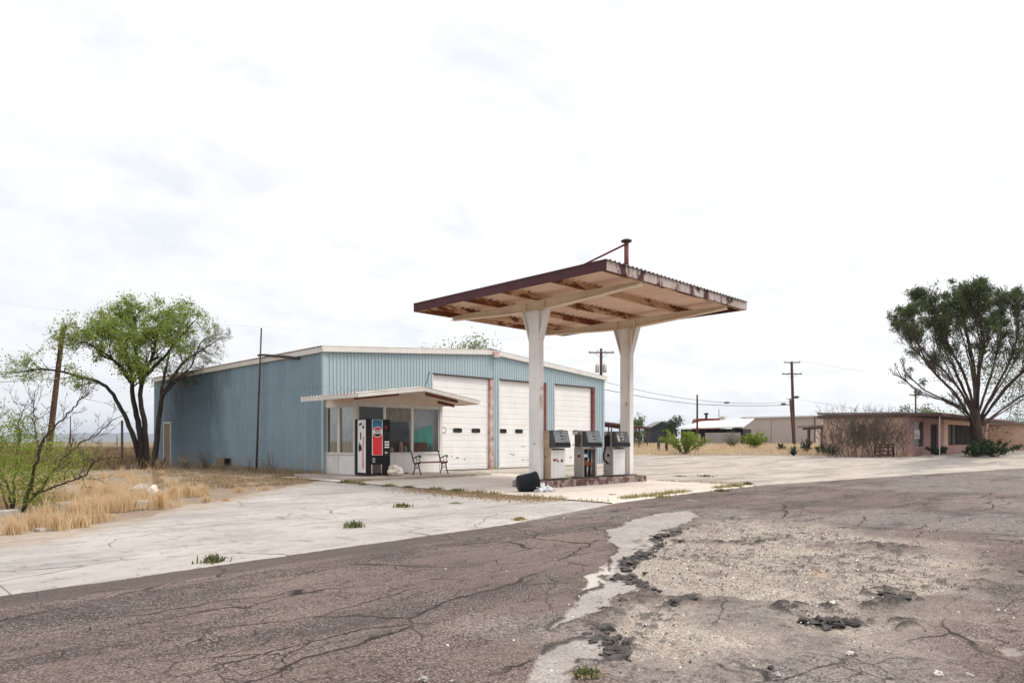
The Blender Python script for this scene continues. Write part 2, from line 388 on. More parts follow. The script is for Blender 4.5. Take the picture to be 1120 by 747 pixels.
vs = SC.view_settings; vs.view_transform = 'Standard'; vs.look = 'None'; vs.gamma = 1; vs.use_curve_mapping = False; vs.exposure = 1.08
SC.cycles.max_bounces = 8; SC.cycles.transparent_max_bounces = 12

# ------------------------------------------------------------------ numpy noise
_T = rng.random((256, 256))
def vnoise(x, y):
    xi = np.floor(x).astype(int); yi = np.floor(y).astype(int); fx = x - xi; fy = y - yi
    fx = fx * fx * (3 - 2 * fx); fy = fy * fy * (3 - 2 * fy)
    a = _T[xi & 255, yi & 255]; b = _T[(xi + 1) & 255, yi & 255]; c = _T[xi & 255, (yi + 1) & 255]; d = _T[(xi + 1) & 255, (yi + 1) & 255]
    return (a * (1 - fx) + b * fx) * (1 - fy) + (c * (1 - fx) + d * fx) * fy - .5
def fbm(x, y, s, o=4, seed=0):
    r = 0; a = 1.
    for i in range(o): r = r + a * vnoise(x * s + 17.3 * i + seed * 5.7, y * s - 9.1 * i + seed * 3.3); a *= .55; s *= 2.03
    return r
def sdf(x, y, poly):
    """signed distance to polygon, negative inside"""
    d = np.full(x.shape, 1e9); ins = np.zeros(x.shape, bool); n = len(poly)
    for i in range(n):
        ax, ay = poly[i]; bx, by = poly[(i + 1) % n]; ex, ey = bx - ax, by - ay
        t = np.clip(((x - ax) * ex + (y - ay) * ey) / (ex * ex + ey * ey + 1e-12), 0, 1)
        d = np.minimum(d, np.hypot(x - ax - t * ex, y - ay - t * ey))
        c = ((ay <= y) & (by > y)) | ((by <= y) & (ay > y))
        ins ^= c & (x < ax + (y - ay) * ex / (ey if abs(ey) > 1e-12 else 1e-12))
    return np.where(ins, -d, d)
def gpoly(pts, ox, oy, sc):
    out = []
    for x, y in pts:
        px = ox + x / sc; py = oy + y / sc; D = H * F / (py - HZ); u = (px - 560) / F
        out.append((R2 * D * (1 + u), R2 * D * (1 - u)))
    return out

# ------------------------------------------------------------------ ground (one sheet to the horizon)
def axis_pts(): return [-9000, -5000, -2500, -1200, -600, -300, -150, -90] + [x for x in range(-60, 132)] + [160, 220, 320, 500, 900, 1800, 3500, 6000, 9000]
FH = [(-25, 13), (1.7, 11.7), (2.84, 11.6), (5.4, 14.2), (8.4, 17.1), (11.4, 19.9)]
fh = lambda x: pw(x, FH) + .35 * nz(x, 9, 0, .9) + .2 * nz(x, 9, 0, 3)
lh = lambda x: pw(x, [(18.6, 22.55), (29.4, 22.55), (30.2, 33), (37, 27), (46, 17.2), (48.6, 12.6), (60, 12), (78, 10)]) + (.5 * nz(x, 2, 0, .5) if x > 30 else 0)
def off_sheet(x, y): return y > (fh(x) if x < 11.4 else lh(x)) + 1.2 if -26 < x < 79 else True
gx = axis_pts(); V = []; nG = len(gx)
for y in gx:
    for x in gx:
        z = zt(x, y)
        dep = .25 * (1 - sm((y - edgeY(x) - .6) / 1.8)) if -60 < x < 90 and y > -60 else 0
        if dep == 0 and -60 < x < 131 and -60 < y < 131 and not (12 < x < 30.5 and 21 < y < 41.5): z += (.05 * nz(x, y, 0, .35) + .03 * nz(x, y, 5, 1.1) - .02) if off_sheet(x, y) else -.012
        V.append((x, y, z - dep - .004))
Q = [(j * nG + i, j * nG + i + 1, (j + 1) * nG + i + 1, (j + 1) * nG + i) for j in range(nG - 1) for i in range(nG - 1)]
m, t = newmat('dry_soil'); co = t.n('ShaderNodeNewGeometry').outputs['Position']
c = t.mix(t.ramp(t.noise(co, .35, 7), .35, .65), (.37, .29, .215), (.255, .20, .155))
c = t.mix(t.ramp(t.noise(co, 2.2, 8, .65), .52, .7, 0, .75), c, (.46, .37, .27))
c = t.mix(t.ramp(t.noise(co, 26, 4), .35, .65, 0, .55), c, (.17, .135, .105))
far = t.ramp(t.n('ShaderNodeVectorMath', {0: co}, operation='LENGTH').outputs['Value'], 45, 110)
scrub = t.mix(t.ramp(t.noise(co, .12, 8, .7), .4, .6), (.13, .095, .065), (.30, .22, .14))
c = t.mix(far, c, scrub)
finish(t, c, .95, 0, t.bump(t.noise(co, 9, 8, .7), .6, .05), .1); MT['soil'] = m
o = fast('ground', V, Q, 'soil', smooth=True); tag(o, kind='structure')

# ------------------------------------------------------------------ road: broken asphalt over pale gravel and old concrete
rows, cols = 560, 820
Dr = np.geomspace(2.6, 60, rows); U = np.linspace(-1.05, 1.12, cols)
D2, U2 = np.meshgrid(Dr, U, indexing='ij'); X = R2 * D2 * (1 + U2); Y = R2 * D2 * (1 - U2)
wx = X + .12 * fbm(X, Y, 2.2, 6, 1); wy = Y + .12 * fbm(X, Y, 2.2, 6, 2)
wx2 = X + .16 * fbm(X, Y, 3.0, 5, 3); wy2 = Y + .16 * fbm(X, Y, 3.0, 5, 4)
conc = gpoly([(415, 80), (560, 20), (640, 0), (770, -8), (830, 15), (740, 50), (700, 95), (640, 130), (610, 180), (580, 210), (500, 230), (520, 270), (560, 310), (590, 340), (520, 355), (440, 385), (400, 430), (320, 455), (150, 515), (150, 500), (250, 460), (265, 400), (300, 360), (390, 320), (440, 270), (425, 220), (440, 150)], 560, 560, 4)
conc2 = gpoly([(250, 560), (400, 530), (440, 580), (460, 610), (430, 635), (270, 630), (255, 660), (170, 690), (280, 690), (240, 747), (-40, 760), (90, 680), (90, 640), (200, 575)], 560, 560, 4)
white = gpoly([(400, 220), (430, 235), (410, 280), (370, 340), (310, 345), (330, 300), (370, 250)], 560, 560, 4)
grav = gpoly([(255, 275), (330, 215), (370, 190), (450, 180), (540, 176), (700, 186), (770, 205), (860, 220), (1005, 232), (1012, 262), (960, 310), (995, 342), (900, 352), (850, 402), (760, 422), (650, 402), (560, 382), (540, 352), (440, 345), (330, 345), (300, 330), (270, 310)], 560, 480, 2)
grav2 = gpoly([(250, 352), (330, 348), (430, 370), (440, 400), (540, 412), (610, 455), (420, 482), (240, 460), (215, 410)], 560, 480, 2)
island = gpoly([(430, 368), (470, 350), (530, 356), (555, 385), (520, 412), (450, 400)], 560, 480, 2)
slivers = [gpoly(p, 560, 480, 2) for p in ([(300, 345), (350, 340), (420, 342), (428, 358), (360, 362)], [(575, 362), (640, 352), (698, 356), (690, 368), (610, 374)], [(750, 328), (830, 322), (915, 340), (905, 352), (830, 342)], [(760, 350), (840, 345), (880, 358), (850, 368), (790, 364)], [(668, 392), (735, 388), (740, 404), (690, 410)], [(690, 226), (790, 224), (920, 234), (800, 236)], [(355, 216), (470, 220), (520, 212), (600, 208), (520, 226), (400, 224)], [(760, 385), (830, 378), (880, 400), (800, 404)])]
sg = np.minimum(sdf(wx, wy, grav), sdf(wx2, wy2, grav2)); sg = np.maximum(sg, -sdf(wx, wy, island))
for p in slivers: sg = np.maximum(sg, -sdf(wx2, wy2, p) - .015)
sc_ = np.minimum(sdf(wx, wy, conc), sdf(wx, wy, conc2)); sw = sdf(wx2, wy2, white)
EY = np.interp(X, [a for a, b in EDGE], [b for a, b in EDGE]); de = EY - Y
# thin potholes through the surface elsewhere
pot = fbm(X, Y, .9, 5, 7) + .35 * fbm(X, Y, 3.5, 4, 8)
potz = np.clip((pot - .56) / .05, 0, 1) * (X > 3.5)
step = lambda d, w: np.clip(.5 - d / w, 0, 1)
wd = .06 + .60 * np.clip((X - Y - 2.0) / 4.0, 0, 1) + .40 * np.clip((6.0 - D2) / 1.2, 0, 1) * np.clip((X - Y - .7) / .6, 0, 1); sg = sg + (.10 + .9 * (wd - .06)) * fbm(X, Y, 1.6, 5, 41)
mg = np.clip(.5 - sg / wd, 0, 1) ; mc = step(sc_, .03) * (1 - mg); mw = np.maximum(step(sw, .02), 0) * (1 - mg)
lump = fbm(X, Y, 8, 4, 11)
ledge = .015 + .13 * np.clip(fbm(X, Y, 2.4, 3, 12) + .22, 0, 1) + .05 * fbm(X, Y, 13, 3, 15)
rag = fbm(X, Y, 15, 3, 16)
edge0 = ((sg > -.03 - .04 * rag) & (sg < ledge)) * np.clip((.42 - wd) / .25, 0, 1) * np.clip(.75 + 1.6 * fbm(X, Y, 1.3, 3, 14), 0, 1)
edge = np.clip(1 - np.abs(sg - .02 - .05 * lump) / (.04 + .08 * np.clip(fbm(X, Y, 2.2, 3, 12), 0, 1)), 0, 1) * (sg > -.04) * np.clip(.30 + 2.6 * fbm(X, Y, 1.2, 3, 14), 0, 1) * np.clip((.45 - wd) / .3, 0, 1)
edge = np.maximum(np.maximum(edge, edge0), np.clip(1.3 - np.abs(sc_ - .012 * rag) / .022, 0, 1) * (fbm(X, Y, 1.7, 3, 9) > -.08))
edge = np.maximum(edge, .75 * np.clip((rag - .20) / .06, 0, 1) * np.clip((fbm(X, Y, 1.0, 4, 17) - .02) / .1, 0, 1) * (sg < .25))
for p in slivers: edge = np.maximum(edge, np.clip(1 - np.maximum(sdf(wx2, wy2, p), 0) / .05, 0, 1) * np.clip((lump + .8 * rag - .07) / .10, 0, 1) * (.35 if p is slivers[0] else 1))
band = np.clip((.50 + .06 * fbm(X, Y, 2, 3, 10) - de) / .05, 0, 1) * (X < 7.6) * (de > -.3)
worn = np.clip((fbm(X, Y, .35, 5, 21) + .25 * fbm(X, Y, 2.5, 4, 22) + .010 * (X - 14) + np.clip((X - Y - 4) * .02, 0, .12)) * 3.5 + .1, 0, 1) * (X > 3.0)
z = .010 * fbm(X, Y, .5, 3, 31) + .006 * fbm(X, Y, 9, 3, 32)
z = z - mg * (.035 + .02 * np.clip(-sg, 0, .5)) + mg * (.035 * fbm(X, Y, 7, 4, 33) + .010 * rag)
z = z - mc * .012 - mw * .004 + edge * (1 - mc) * (.010 + .035 * lump) - potz * .015
z = np.where(de < 0, np.minimum(z, 0) * .3, z) - .004
Dg = D2; wz = np.interp(Dg, [a for a, b in RAMP], [b for a, b in RAMP]) * np.clip((U2 - .02) / .12, 0, 1) ** 2 * (3 - 2 * np.clip((U2 - .02) / .12, 0, 1))
V = np.stack([X, Y, z + wz], -1).reshape(-1, 3); idx = np.arange(rows * cols).reshape(rows, cols)
Q = np.stack([idx[:-1, :-1], idx[:-1, 1:], idx[1:, 1:], idx[1:, :-1]], -1).reshape(-1, 4)
keep = (de.reshape(-1)[Q] > -1.0).all(1)
m, t = newmat('worn_asphalt'); co = t.n('ShaderNodeNewGeometry').outputs['Position']
at = lambda nme: t.n('ShaderNodeAttribute', attribute_name=nme).outputs['Fac']
gr = t.noise(co, 75, 4, .7); gr2 = t.noise(co, 24, 4, .65); pat = t.noise(co, .55, 7, .62); strp = t.noise(t.scale(co, (.28, 1.5, 1)), .9, 7, .62)
c = t.mix(t.ramp(pat, .35, .65), (.112, .079, .071), (.178, .130, .115))
c = t.mix(t.ramp(strp, .48, .58, 0, .8), c, (.048, .038, .036))
c = t.mix(t.ramp(t.noise(co, 2.3, 6, .65), .56, .72, 0, .6), c, (.06, .048, .045))
wornf = at('worn')
c = t.mix(t.math('MULTIPLY', wornf, .55), c, (.25, .225, .21))
cru = t.noise(co, 10, 8, .78); c = t.mix(t.math('MULTIPLY', wornf, t.ramp(cru, .52, .60, 0, .75)), c, (.045, .038, .036)); c = t.mix(t.math('MULTIPLY', wornf, t.ramp(cru, .46, .38, 0, .6)), c, (.40, .35, .32))
amp = t.ramp(t.noise(co, 1.6, 5), .35, .65, .45, 1.)
c = t.mix(t.math('MULTIPLY', amp, t.ramp(gr, .51, .60, 0, .85)), c, (.36, .30, .27))
c = t.mix(t.math('MULTIPLY', amp, t.ramp(gr, .48, .39, 0, .95)), c, (.025, .02, .019))
c = t.mix(t.ramp(gr2, .42, .32, 0, .7), c, (.05, .042, .04))
c = t.mix(t.ramp(gr2, .58, .68, 0, .45), c, (.30, .255, .23))
oil = t.ramp(t.noise(t.scale(co, (.5, 1.6, 1)), 1.25, 6, .6), .60, .70, 0, .6)
c = t.mix(oil, c, (.035, .03, .03))
# cracks: wandering long ones along the road and a coarse net
warp = t.n('ShaderNodeVectorMath', {0: co, 1: t.n('ShaderNodeVectorMath', {0: t.n('ShaderNodeTexNoise', {'Vector': co, 'Scale': 1.7, 'Detail': 6.}).outputs[1], 1: (.55, .55, 0)}, operation='MULTIPLY').outputs[0]}, operation='ADD').outputs[0]
def crack(scale, sc3, w):
    vo = t.n('ShaderNodeTexVoronoi', {'Vector': t.scale(warp, sc3), 'Scale': scale}, feature='DISTANCE_TO_EDGE')
    return t.ramp(vo.outputs['Distance'], w, w * .35, 0, 1)
k1 = t.math('MULTIPLY', crack(.55, (.5, 1, .01), .0065), t.ramp(t.noise(co, .5, 4), .38, .52))
k2 = t.math('MULTIPLY', crack(1.9, (.6, 1, .01), .010), t.ramp(t.noise(co, .8, 5), .50, .60))
k3 = t.math('MULTIPLY', crack(4.5, (.8, 1, .01), .022), t.ramp(t.noise(co, .9, 5), .50, .58))
k4 = t.math('MULTIPLY', crack(.9, (.22, 1, .01), .009), t.ramp(t.noise(co, .6, 4), .44, .54))
k1 = t.math('MAXIMUM', k1, k4)
ck = t.math('MAXIMUM', t.math('MAXIMUM', k1, k2), t.math('MULTIPLY', k3, .7))
notg = t.math('SUBTRACT', 1., t.math('MAXIMUM', at('gravel'), t.math('MULTIPLY', at('concrete'), .6)))
c = t.mix(t.math('MULTIPLY', t.math('MULTIPLY', ck, notg), .92), c, (.022, .018, .018))
c = t.mix(t.math('MULTIPLY', at('pot'), .85), c, t.mix(gr, (.22, .19, .175), (.42, .37, .34)))
c = t.mix(t.math('MULTIPLY', at('band'), .72), c, t.mix(gr, (.065, .05, .046), (.125, .098, .09)))
cc = t.mix(t.ramp(t.noise(co, 1.8, 8, .65), .35, .65), (.46, .415, .385), (.34, .305, .285))
cc = t.mix(t.ramp(gr, .36, .54, .75, 0), cc, (.13, .11, .10))
cc = t.mix(t.ramp(t.noise(co, 7, 6, .7), .56, .66, 0, .6), cc, (.19, .165, .155))
c = t.mix(t.math('MULTIPLY', at('concrete'), .95), c, cc)
c = t.mix(at('white'), c, t.mix(t.noise(co, 14, 5), (.55, .51, .47), (.42, .385, .35)))
vo = t.n('ShaderNodeTexVoronoi', {'Vector': co, 'Scale': 62.}); vb = t.n('ShaderNodeTexVoronoi', {'Vector': co, 'Scale': 125.})
cg = t.mix(t.ramp(t.noise(co, 1.3, 8, .7), .38, .64), (.70, .60, .52), (.42, .35, .30))
cg = t.mix(.30, cg, t.mix(t.ramp(t.n('ShaderNodeSeparateXYZ', {0: vo.outputs['Color']}).outputs[0], .1, .95), (.17, .145, .125), (.62, .57, .51)))
cg = t.mix(t.ramp(vb.outputs['Distance'], .22, .6, 0, .7), cg, (.10, .08, .07))
cg = t.mix(t.ramp(t.noise(co, 38, 4, .75), .55, .65, 0, .55), cg, (.06, .05, .046))
cg = t.mix(t.ramp(t.noise(co, 46, 4, .75), .54, .64, 0, .7), cg, (.64, .58, .52))
cg = t.mix(t.ramp(t.noise(co, 12, 8, .78), .56, .62, 0, .7), cg, (.07, .058, .053))
cg = t.mix(t.ramp(t.noise(co, 2.4, 6), .60, .72, 0, .55), cg, (.40, .28, .17))
cg = t.mix(t.ramp(t.noise(co, 1.9, 8, .72), .55, .63, 0, .8), cg, t.mix(gr, (.06, .05, .046), (.26, .215, .195)))
c = t.mix(at('gravel'), c, cg)
c = t.mix(t.math('MULTIPLY', at('edge'), .92), c, t.mix(gr, (.02, .018, .018), (.075, .066, .062)))
hgt = t.math('ADD', t.math('MULTIPLY', gr, .5), t.math('MULTIPLY', vo.outputs['Distance'], t.math('ADD', t.math('MULTIPLY', at('gravel'), .35), .15)))
hgt = t.math('SUBTRACT', hgt, t.math('MULTIPLY', t.math('MULTIPLY', ck, notg), .8))
finish(t, c, .9, 0, t.bump(hgt, .8, .012), .2); MT['road'] = m
o = fast('road', V, Q[keep], 'road', smooth=True); tag(o, kind='structure')
for nme, arr in (('gravel', mg), ('concrete', mc), ('white', mw), ('edge', edge), ('band', band), ('worn', worn), ('pot', potz)):
    a_ = o.data.attributes.new(nme, 'FLOAT', 'POINT'); a_.data.foreach_set('value', np.ascontiguousarray(arr, np.float32).ravel())

# ------------------------------------------------------------------ sheets of old concrete beyond the road edge
def sheet(name, xs, lo, hi, nt, off, mat):
    V = []; k = len(xs); nt += 1
    for j in range(nt + 1):
        for i, x in enumerate(xs):
            y = lerp(lo(x), hi(x), max(0, j - 1) / (nt - 1)) - (.012 if j == 0 else 0)
            V.append((x, y, zt(x, y) + off + .006 * nz(x, y, 3, .8) - (.06 if j == 0 else 0)))
    Q = [(j * k + i, j * k + i + 1, (j + 1) * k + i + 1, (j + 1) * k + i) for j in range(nt) for i in range(k - 1)]
    return tag(fast(name, V, Q, mat, smooth=True), kind='structure')
def concmat(name, a, b, dark, crk=1., joints=None, streak=(.35, 1.2, 1), sf=.5, dirt=.6, soil=None, lane=False):
    m, t = newmat(name); co = t.n('ShaderNodeNewGeometry').outputs['Position']
    g = t.noise(co, 60, 4, .7)
    c = t.mix(t.ramp(t.noise(co, .6, 8, .62), .35, .65), a, b)
    c = t.mix(t.ramp(t.noise(t.scale(co, streak), .8, 8, .65), .5, .68, 0, sf), c, dark)
    c = t.mix(t.ramp(t.noise(co, 3.2, 7, .7), .56, .70, 0, dirt), c, tuple(x * .72 for x in dark))
    c = t.mix(t.ramp(g, .40, .30, 0, .6), c, tuple(x * .4 for x in dark))
    c = t.mix(t.ramp(g, .58, .70, 0, .4), c, tuple(min(.7, x * 1.25) for x in a))
    spk = t.ramp(t.noise(co, 13, 4, .6), .655, .69, 0, .85)
    c = t.mix(t.ramp(t.noise(t.scale(co, (.6, 1.4, 1)), 5.5, 7, .7), .55, .64, 0, .6), c, dark)
    c = t.mix(spk, c, (.09, .08, .075))
    warp = t.n('ShaderNodeVectorMath', {0: co, 1: t.n('ShaderNodeVectorMath', {0: t.n('ShaderNodeTexNoise', {'Vector': co, 'Scale': 1.4, 'Detail': 6.}).outputs[1], 1: (.5, .5, 0)}, operation='MULTIPLY').outputs[0]}, operation='ADD').outputs[0]
    ks = None
    for s_, w_, th in ((.45, .005, .42), (1.6, .007, .52)):
        vo = t.n('ShaderNodeTexVoronoi', {'Vector': t.scale(warp, (.7, 1, .01)), 'Scale': s_}, feature='DISTANCE_TO_EDGE')
        k = t.math('MULTIPLY', t.ramp(vo.outputs['Distance'], w_, w_ * .3), t.ramp(t.noise(co, .7, 5), th, th + .1))
        ks = k if ks is None else t.math('MAXIMUM', ks, k)
    c = t.mix(t.math('MULTIPLY', ks, .75 * crk), c, (.10, .085, .075))
    if lane:                                 # strip of old grey tarmac along the front of the house
        sp = t.n('ShaderNodeSeparateXYZ', {0: co}); yy = t.math('ADD', sp.outputs[1], t.math('MULTIPLY', t.math('SUBTRACT', t.noise(co, .35, 6), .5), 3.))
        f = t.math('MULTIPLY', t.math('MULTIPLY', t.ramp(yy, 8.6, 9.3), t.ramp(yy, 11.4, 10.8)), t.ramp(sp.outputs[0], 30, 40, 0, .8))
        c = t.mix(f, c, t.mix(g, (.13, .12, .115), (.27, .25, .24)))
    if soil:
        sp = t.n('ShaderNodeSeparateXYZ', {0: co}); nn_ = t.math('MULTIPLY', t.math('SUBTRACT', t.noise(co, 1.1, 7, .65), .5), 3.)
        f = t.math('MULTIPLY', t.ramp(t.math('ADD', sp.outputs[0], nn_), 10.2, 11.0), t.math('MULTIPLY', t.ramp(sp.outputs[1], 9.2, 10.2), t.ramp(sp.outputs[1], 16.5, 14.5)))
        f2 = t.ramp(t.math('SUBTRACT', t.math('ADD', sp.outputs[1], nn_), sp.outputs[0]), 7.6, 8.6)
        f = t.math('MULTIPLY', t.math('MAXIMUM', f, t.math('MULTIPLY', f2, .8)), t.ramp(t.noise(co, 3, 6, .7), .35, .55, .25, .95))
        c = t.mix(f, c, t.mix(t.noise(co, 22, 4), (.20, .145, .10), (.40, .30, .21)))
    if joints:
        sp = t.n('ShaderNodeSeparateXYZ', {0: co})
        for ax, per, ph in joints:
            q = t.math('ABSOLUTE', t.math('SUBTRACT', t.math('FRACT', t.math('DIVIDE', t.math('ADD', sp.outputs[ax], ph), per)), .5))
            c = t.mix(t.ramp(q, .012 / per, .006 / per, 0, .8), c, (.17, .14, .11))
    finish(t, c, .92, 0, t.bump(t.math('SUBTRACT', g, t.math('MULTIPLY', ks, 1.5)), .45, .006), .2)
    MT[name] = m
concmat('old_concrete', (.47, .435, .41), (.36, .335, .318), (.215, .20, .19), 1., [(0, 4.6, 1.2), (1, 4.4, .6)], (.35, 1.2, 1), .8, .85, True)
concmat('pad_concrete', (.68, .61, .55), (.60, .53, .47), (.44, .37, .31), .6, [(0, 3.6, .3), (1, 4.5, .2)], sf=.4)
concmat('lot_caliche', (.50, .44, .39), (.35, .31, .27), (.18, .165, .155), .4, None, (.16, .8, 1), .9, .75, None, True)
def fr(a, b, s): n = max(2, int((b - a) / s)); return [a + (b - a) * i / n for i in range(n + 1)]
je = lambda x: edgeY(x) + .03 * nz(x, 1, 0, 3) + .025 * nz(x, 1, 0, 11) + .02 * nz(x, 2, 0, 27)
sheet('concrete_forecourt', fr(-25, 11.15, .12), je, fh, 60, .004, 'old_concrete')
sheet('concrete_pad', fr(11.22, 18.5, .12), lambda x: edgeY(x) + .03 + .05 * nz(x, 4, 0, 2.5), lambda x: 22.55, 60, .018, 'pad_concrete')
sheet('gravel_lot', fr(18.56, 78, .2), je, lh, 60, .008, 'lot_caliche')
mb = MB(); mb.add([(11.15, 8.0, .0), (11.22, 8.0, .0), (11.22, 22.5, .0), (11.15, 22.5, .0)], [(0, 1, 2, 3)])
tag(mb.build('pad_seam', 'soil'), kind='structure')
mb = MB(); mb.box((11.75, 18.4, -.05), (17.35, 22.56, .10)); tag(mb.build('porch_slab', 'slab', bevel=.015), kind='structure')
# far hills
V = []; nn = 90; Rh = 5200
hgt = lambda u: 20 + 34 * sm((u + .86) / .22) * (.72 + .5 * nz(u, 0, 0, 9) + .25 * nz(u, 0, 2, 30)) * sm((-.30 - u) / .2)
mb = MB()
us = [-1.1 + 1.0 * i / nn for i in range(nn + 1)]
for u in us:
    h = hgt(u)
    for k, (dd, hh) in enumerate(((0, -2), (.05, .45), (.10, 1.), (.2, .8), (.4, -.05))):
        D = Rh * (1 + dd); mb.v.append((R2 * D * (1 + u), R2 * D * (1 - u), h * hh * 1.5 if hh > 0 else -2))
for i in range(nn):
    for k in range(4): mb.f.append((i * 5 + k, i * 5 + 5 + k, i * 5 + 6 + k, i * 5 + 1 + k)); mb.mi.append(0)
MT['hill'] = M('distant_hill_scrub', (.16, .14, .11), (.12, .11, .10), .002, .95, fine=0)
tag(mb.build('hills', 'hill', smooth=True), kind='structure')
m, t = newmat('haze_air')
pv = t.n('ShaderNodeVolumePrincipled', {'Color': (.72, .82, .97, 1), 'Density': .00014, 'Anisotropy': .2})
t.n('ShaderNodeOutputMaterial', {'Volume': pv}); MT['haze'] = m
mb = MB(); mb.box((-9600, -9600, -4), (9600, 9600, 125)); tag(mb.build('haze', 'haze'), 'thin pale haze lying over the distant plain', 'haze', kind='stuff')
# ------------------------------------------------------------------ garage
GX0, GX1, GY, GB, RX = 12.93, 29.50, 22.60, 40.6, 21.35
ZE, ZR = 4.50, 5.14                                                  # wall top at eaves and ridge
def roofz(x): return ZE + (ZR - ZE) * (1 - abs(x - RX) / (RX - GX0 if x < RX else GX1 - RX))
DOORS = [(17.94, 21.19), (21.77, 24.74), (25.53, 28.52)]; DH = 4.03
g = thing('garage_building', 'large pale blue corrugated metal garage with three white roll-up doors', 'garage', (GX0, GY, 0))
mb = MB(); P = .152                                                 # front wall, ribs, openings
brk = [(GX0, 0)]
k = 0
while True:
    done = False
    for tt, d in ((.45, 0), (.56, .03), (.80, .03), (.91, 0)):
        x = GX0 + (k + tt) * P
        if x >= GX1: done = True; break
        brk.append((x, d))
    if done: break
    k += 1
brk.append((GX1, 0))
for a, b in DOORS:
    for x in (a - .0, b + .20): brk.append((x, 0))
brk.sort()
def zlow(x): return DH if any(a - .001 < x < b + .19 for a, b in DOORS) else -.05
for (x0, d0), (x1, d1) in zip(brk, brk[1:]):
    if x1 - x0 < 1e-5: continue
    zl = zlow((x0 + x1) / 2)
    for za, zb_, e in ((zl, 3.16, 0), (max(zl, 3.14), None, .004)):
        t0 = roofz(x0) if zb_ is None else zb_; t1 = roofz(x1) if zb_ is None else zb_
        if t0 <= za: continue
        mb.add([(x0, GY - d0 - e, za), (x1, GY - d1 - e, za), (x1, GY - d1 - e, t1), (x0, GY - d0 - e, t0)], [(0, 1, 2, 3)])
mb.build('front_wall', 'blue', g)
mb = MB()                                                           # left wall in two courses with a lap at 3.16 m
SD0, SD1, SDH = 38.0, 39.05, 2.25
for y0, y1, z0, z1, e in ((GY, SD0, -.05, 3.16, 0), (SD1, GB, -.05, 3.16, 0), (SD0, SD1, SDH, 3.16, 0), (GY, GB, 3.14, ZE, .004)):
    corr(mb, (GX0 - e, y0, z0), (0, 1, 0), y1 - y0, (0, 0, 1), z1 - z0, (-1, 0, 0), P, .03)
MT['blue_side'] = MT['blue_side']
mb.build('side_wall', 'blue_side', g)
mb = MB()                                                           # right and rear walls
corr(mb, (GX1, GY, -.05), (0, 1, 0), GB - GY, (0, 0, 1), ZE + .05, (1, 0, 0), P, .03)
mb.add([(GX0, GB, -.05), (GX1, GB, -.05), (GX1, GB, ZE), (RX, GB, ZR), (GX0, GB, ZE)], [(0, 1, 2, 3, 4)])
mb.build('rear_wall', 'blue', g)
mb = MB()                                                           # corner flashings
mb.box((GX0 - .042, GY - .042, -.05), (GX0 + .12, GY - .002, ZE - .01)); mb.box((GX0 - .042, GY - .002, -.05), (GX0 - .003, GY + .10, ZE - .012))
mb.box((GX1 - .10, GY - .042, 0), (GX1 + .035, GY - .002, ZE - .01)); mb.box((GX1 + .003, GY - .002, 0), (GX1 + .035, GY + .1, ZE - .012))
mb.build('corner_trim', 'blue', g)
mb = MB(); k = 0
while GX0 + k * P * 2 < GX1:                                        # lap screws along the seam
    x = GX0 + .11 + k * P * 2; k += 1
    if zlow(x) < 3: mb.box((x - .014, GY - .044, 3.21), (x + .014, GY - .022, 3.238))
k = 0
while GY + k * P * 2 < GB:
    y = GY + .11 + k * P * 2; k += 1
    mb.box((GX0 - .044, y - .014, 3.21), (GX0 - .022, y + .014, 3.238)); mb.box((GX0 - .044, y - .012, 1.22), (GX0 - .02, y + .012, 1.244))
tag(mb.build('lap_screws', 'dark_steel', g), kind='stuff')
mb = MB()                                                           # roof sheets, ribs down the slope
OV = .16
for xa, xb in ((GX0 - .14, RX), (GX1 + .14, RX)):
    za = roofz(GX0) - .01 + .19; zb_ = ZR + .19
    L = math.hypot(xb - xa, zb_ - za); d = Vector((xb - xa, 0, zb_ - za)) / L
    n = Vector((-d.z, 0, d.x)) * (1 if d.x > 0 else -1)
    corr(mb, (xa, GY - OV, za), (0, 1, 0), GB - GY + 2 * OV, d, L, n, .20, .03)
rf = mb.build('roof', 'roof_metal', g)
mb = MB(); mb.box((RX - .18, GY - OV, ZR + .205), (RX, GB + OV, ZR + .225), ry=-.0); mb.box((RX, GY - OV - .002, ZR + .204), (RX + .18, GB + OV, ZR + .224))
mb.build('ridge_cap', 'roof_metal', rf)
mb = MB(); f0, f1 = GY - .15, GY - .04                             # gable fascia
for xa, xb in ((GX0 - .13, 17.4), (17.405, RX), (RX + .002, 25.6), (25.605, GX1 + .13)):
    za, zb_ = roofz(max(xa, GX0)) - .02, roofz(min(xb, GX1)) - .02
    mb.prism([(xa, f0, za), (xb, f0, zb_), (xb, f0, zb_ + .205), (xa, f0, za + .205)], (0, .11, 0))
mb.build('gable_fascia', 'trim', g)
mb = MB()
for x0, x1 in ((GX0 - .12, GX0 - .03), (GX1 + .03, GX1 + .12)): mb = MB(); mb.box((x0, GY - .03, ZE - .03), (x1, GB + .1, ZE + .155)); mb.build('eave_gutter', 'trim', g)
mb = MB(); mb.box((RX - .12, f0 - .12, ZR - .10), (RX + .20, f0 - .002, ZR + .13)); o = mb.build('alarm_box', 'pink_rust', g, bevel=.01)
mb = MB(); mb.box((RX - .13, f0 - .13, ZR - .125), (RX + .21, f0 - .003, ZR - .102)); mb.build('tray', 'white', o)
